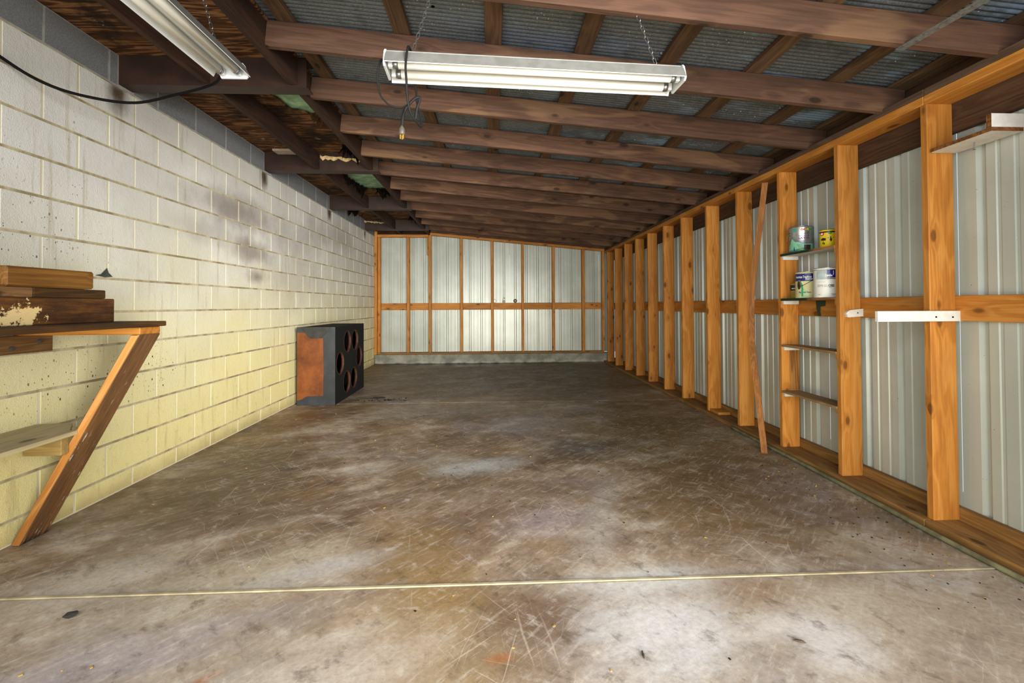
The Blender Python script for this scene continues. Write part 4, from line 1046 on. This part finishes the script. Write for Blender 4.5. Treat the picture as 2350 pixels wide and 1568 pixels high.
o = box('wood_block', (2.285, 4.485, .0385), (2.410, 4.670, .064), STUD['x'], None); tag(o, 'short flat wood block lying on the sill at the foot of the fifth stud', 'block')

# ------------------------------------------------------------------ things left on the back girt
pk = empty('padlock', (.228, 9.19, 1.213)); tag(pk, 'old padlock standing on the back girt with its shackle up', 'padlock')
bm = bmesh.new(); addbox(bm, (-.030, -.012, .0005), (.030, .012, .052)); bmesh.ops.bevel(bm, geom=bm.edges[:], offset=.005, segments=2, affect='EDGES')
link('lock_body', finish(bm, plain('dull_steel', '#6a6250', .45, .6), 'lock'), pk, (.228, 9.19, 1.213))
bm = bmesh.new(); tube(bm, [(-.02, 0, .05), (-.021, 0, .075), (-.012, 0, .096), (0, 0, .102), (.012, 0, .096), (.021, 0, .075), (.02, 0, .05)], .0045, 8)
link('shackle', finish(bm, METAL, 'shackle', True), pk, (.228, 9.19, 1.213))
bm = bmesh.new(); pts = [(.034 * math.cos(2 * PI * k / 24), 0, .0375 + .034 * math.sin(2 * PI * k / 24)) for k in range(24)]
tube(bm, pts + [pts[0]], .003, 6, 1, 1)
tag(link('wire_ring', finish(bm, METAL, 'ring', True), None, (.040, 9.19, 1.213)), 'thin wire ring standing on the back girt left of the padlock', 'ring')
wh = empty('small_wheel', (.461, 9.19, 1.213)); tag(wh, 'small dark wheel-like roller standing on the back girt right of the padlock', 'wheel')
bm = bmesh.new(); lathe(bm, [(.012, -.014), (.034, -.014), (.038, -.008), (.038, .008), (.034, .014), (.012, .014)], 24); bm.transform(Matrix.Translation((0, 0, .039)) @ Matrix.Rotation(PI / 2, 4, 'X'))
link('tyre', finish(bm, plain('dark_wheel', '#4a4436', .6), 'tyre', False), wh, (.461, 9.19, 1.213))
bm = bmesh.new(); lathe(bm, [(.006, -.017), (.011, -.016), (.011, .016), (.006, .017)], 16); bm.transform(Matrix.Translation((0, 0, .039)) @ Matrix.Rotation(PI / 2, 4, 'X'))
link('hub', finish(bm, METAL, 'hub'), wh, (.461, 9.19, 1.213))

# ------------------------------------------------------------------ litter on the floor
def crumb(name, x, y, sx, sy, sz, mat, label, cat, seed, rot=0):
    rd = random.Random(seed); bm = bmesh.new(); bmesh.ops.create_icosphere(bm, subdivisions=2, radius=1)
    for v in bm.verts:
        v.co = Vector((v.co.x * sx, v.co.y * sy, v.co.z * sz)) * rd.uniform(.7, 1.15)
    bm.transform(Matrix.Rotation(rot, 4, 'Z'))
    zmin = min(v.co.z for v in bm.verts)
    return tag(link(name, finish(bm, mat, name), None, (x, y, .0005 - zmin)), label, cat)
crumb('dirt_clod', -1.588, 1.775, .022, .014, .010, plain('black_clod', '#24221f', .9), 'black clod of dirt on the front left of the concrete floor', 'clod', 3, .5)
crumb('dead_leaf', -1.44, 5.74, .085, .022, .009, plain('black_leaf', '#14110e', .9), 'flat black dead leaf on the floor near the black box', 'leaf', 4, .2)
crumb('twig', .493, 1.487, .004, .018, .004, plain('dark_twig', '#3c342b', .9), 'short dark twig on the pale front floor near the centre', 'twig', 5, -.1)
crumb('twig', 1.05, 1.52, .020, .006, .004, plain('brown_twig', '#4a3a30', .9), 'short brown twig on the front floor right of the pale patch', 'twig', 6, -.4)
rd = random.Random(21); bm = bmesh.new()
def bit(x, y, s):
    g0 = addbox(bm, (x - s, y - s * .6, .0005), (x + s, y + s * .6, .0008 + s * .5)); bmesh.ops.rotate(bm, cent=(x, y, 0), matrix=Matrix.Rotation(rd.uniform(0, PI), 3, 'Z'), verts=g0)
for i in range(90):
    x = rd.uniform(-2.3, 2.0); bit(x, rd.uniform(1.35, 5.5), rd.uniform(.002, .006))
for i in range(30): bit(rd.uniform(1.8, 2.14), rd.uniform(1.7, 3.2), rd.uniform(.002, .006))
o = link('wood_chips', finish(bm, plain('tan_chip', '#c9a25c', .8, 0, .3, .3, 3), 'chips')); o['kind'] = 'stuff'; tag(o, 'tiny tan wood chips scattered over the concrete floor', 'chips')
bm = bmesh.new()
for i in range(150):
    if rd.random() < .45: x, y = rd.uniform(1.75, 2.17), rd.uniform(1.6, 3.4)
    else: x, y = rd.uniform(-1.75, 2.1), rd.uniform(1.35, 6.5)
    bit(x, y, rd.uniform(.0015, .005))
for i in range(40): bit(-1.35 + rd.gauss(0, .12), 5.62 + rd.gauss(0, .06), rd.uniform(.004, .012))
for i in range(60): bit(rd.uniform(2.28, 2.40), rd.choice([2.2, 2.22, 2.3]) + rd.gauss(0, .03), .001) if False else None
o = link('dark_litter', finish(bm, plain('dark_bits', '#2b241c', .9, 0, .2), 'bits')); o['kind'] = 'stuff'; tag(o, 'dark specks of dirt and leaf scattered over the floor', 'litter')
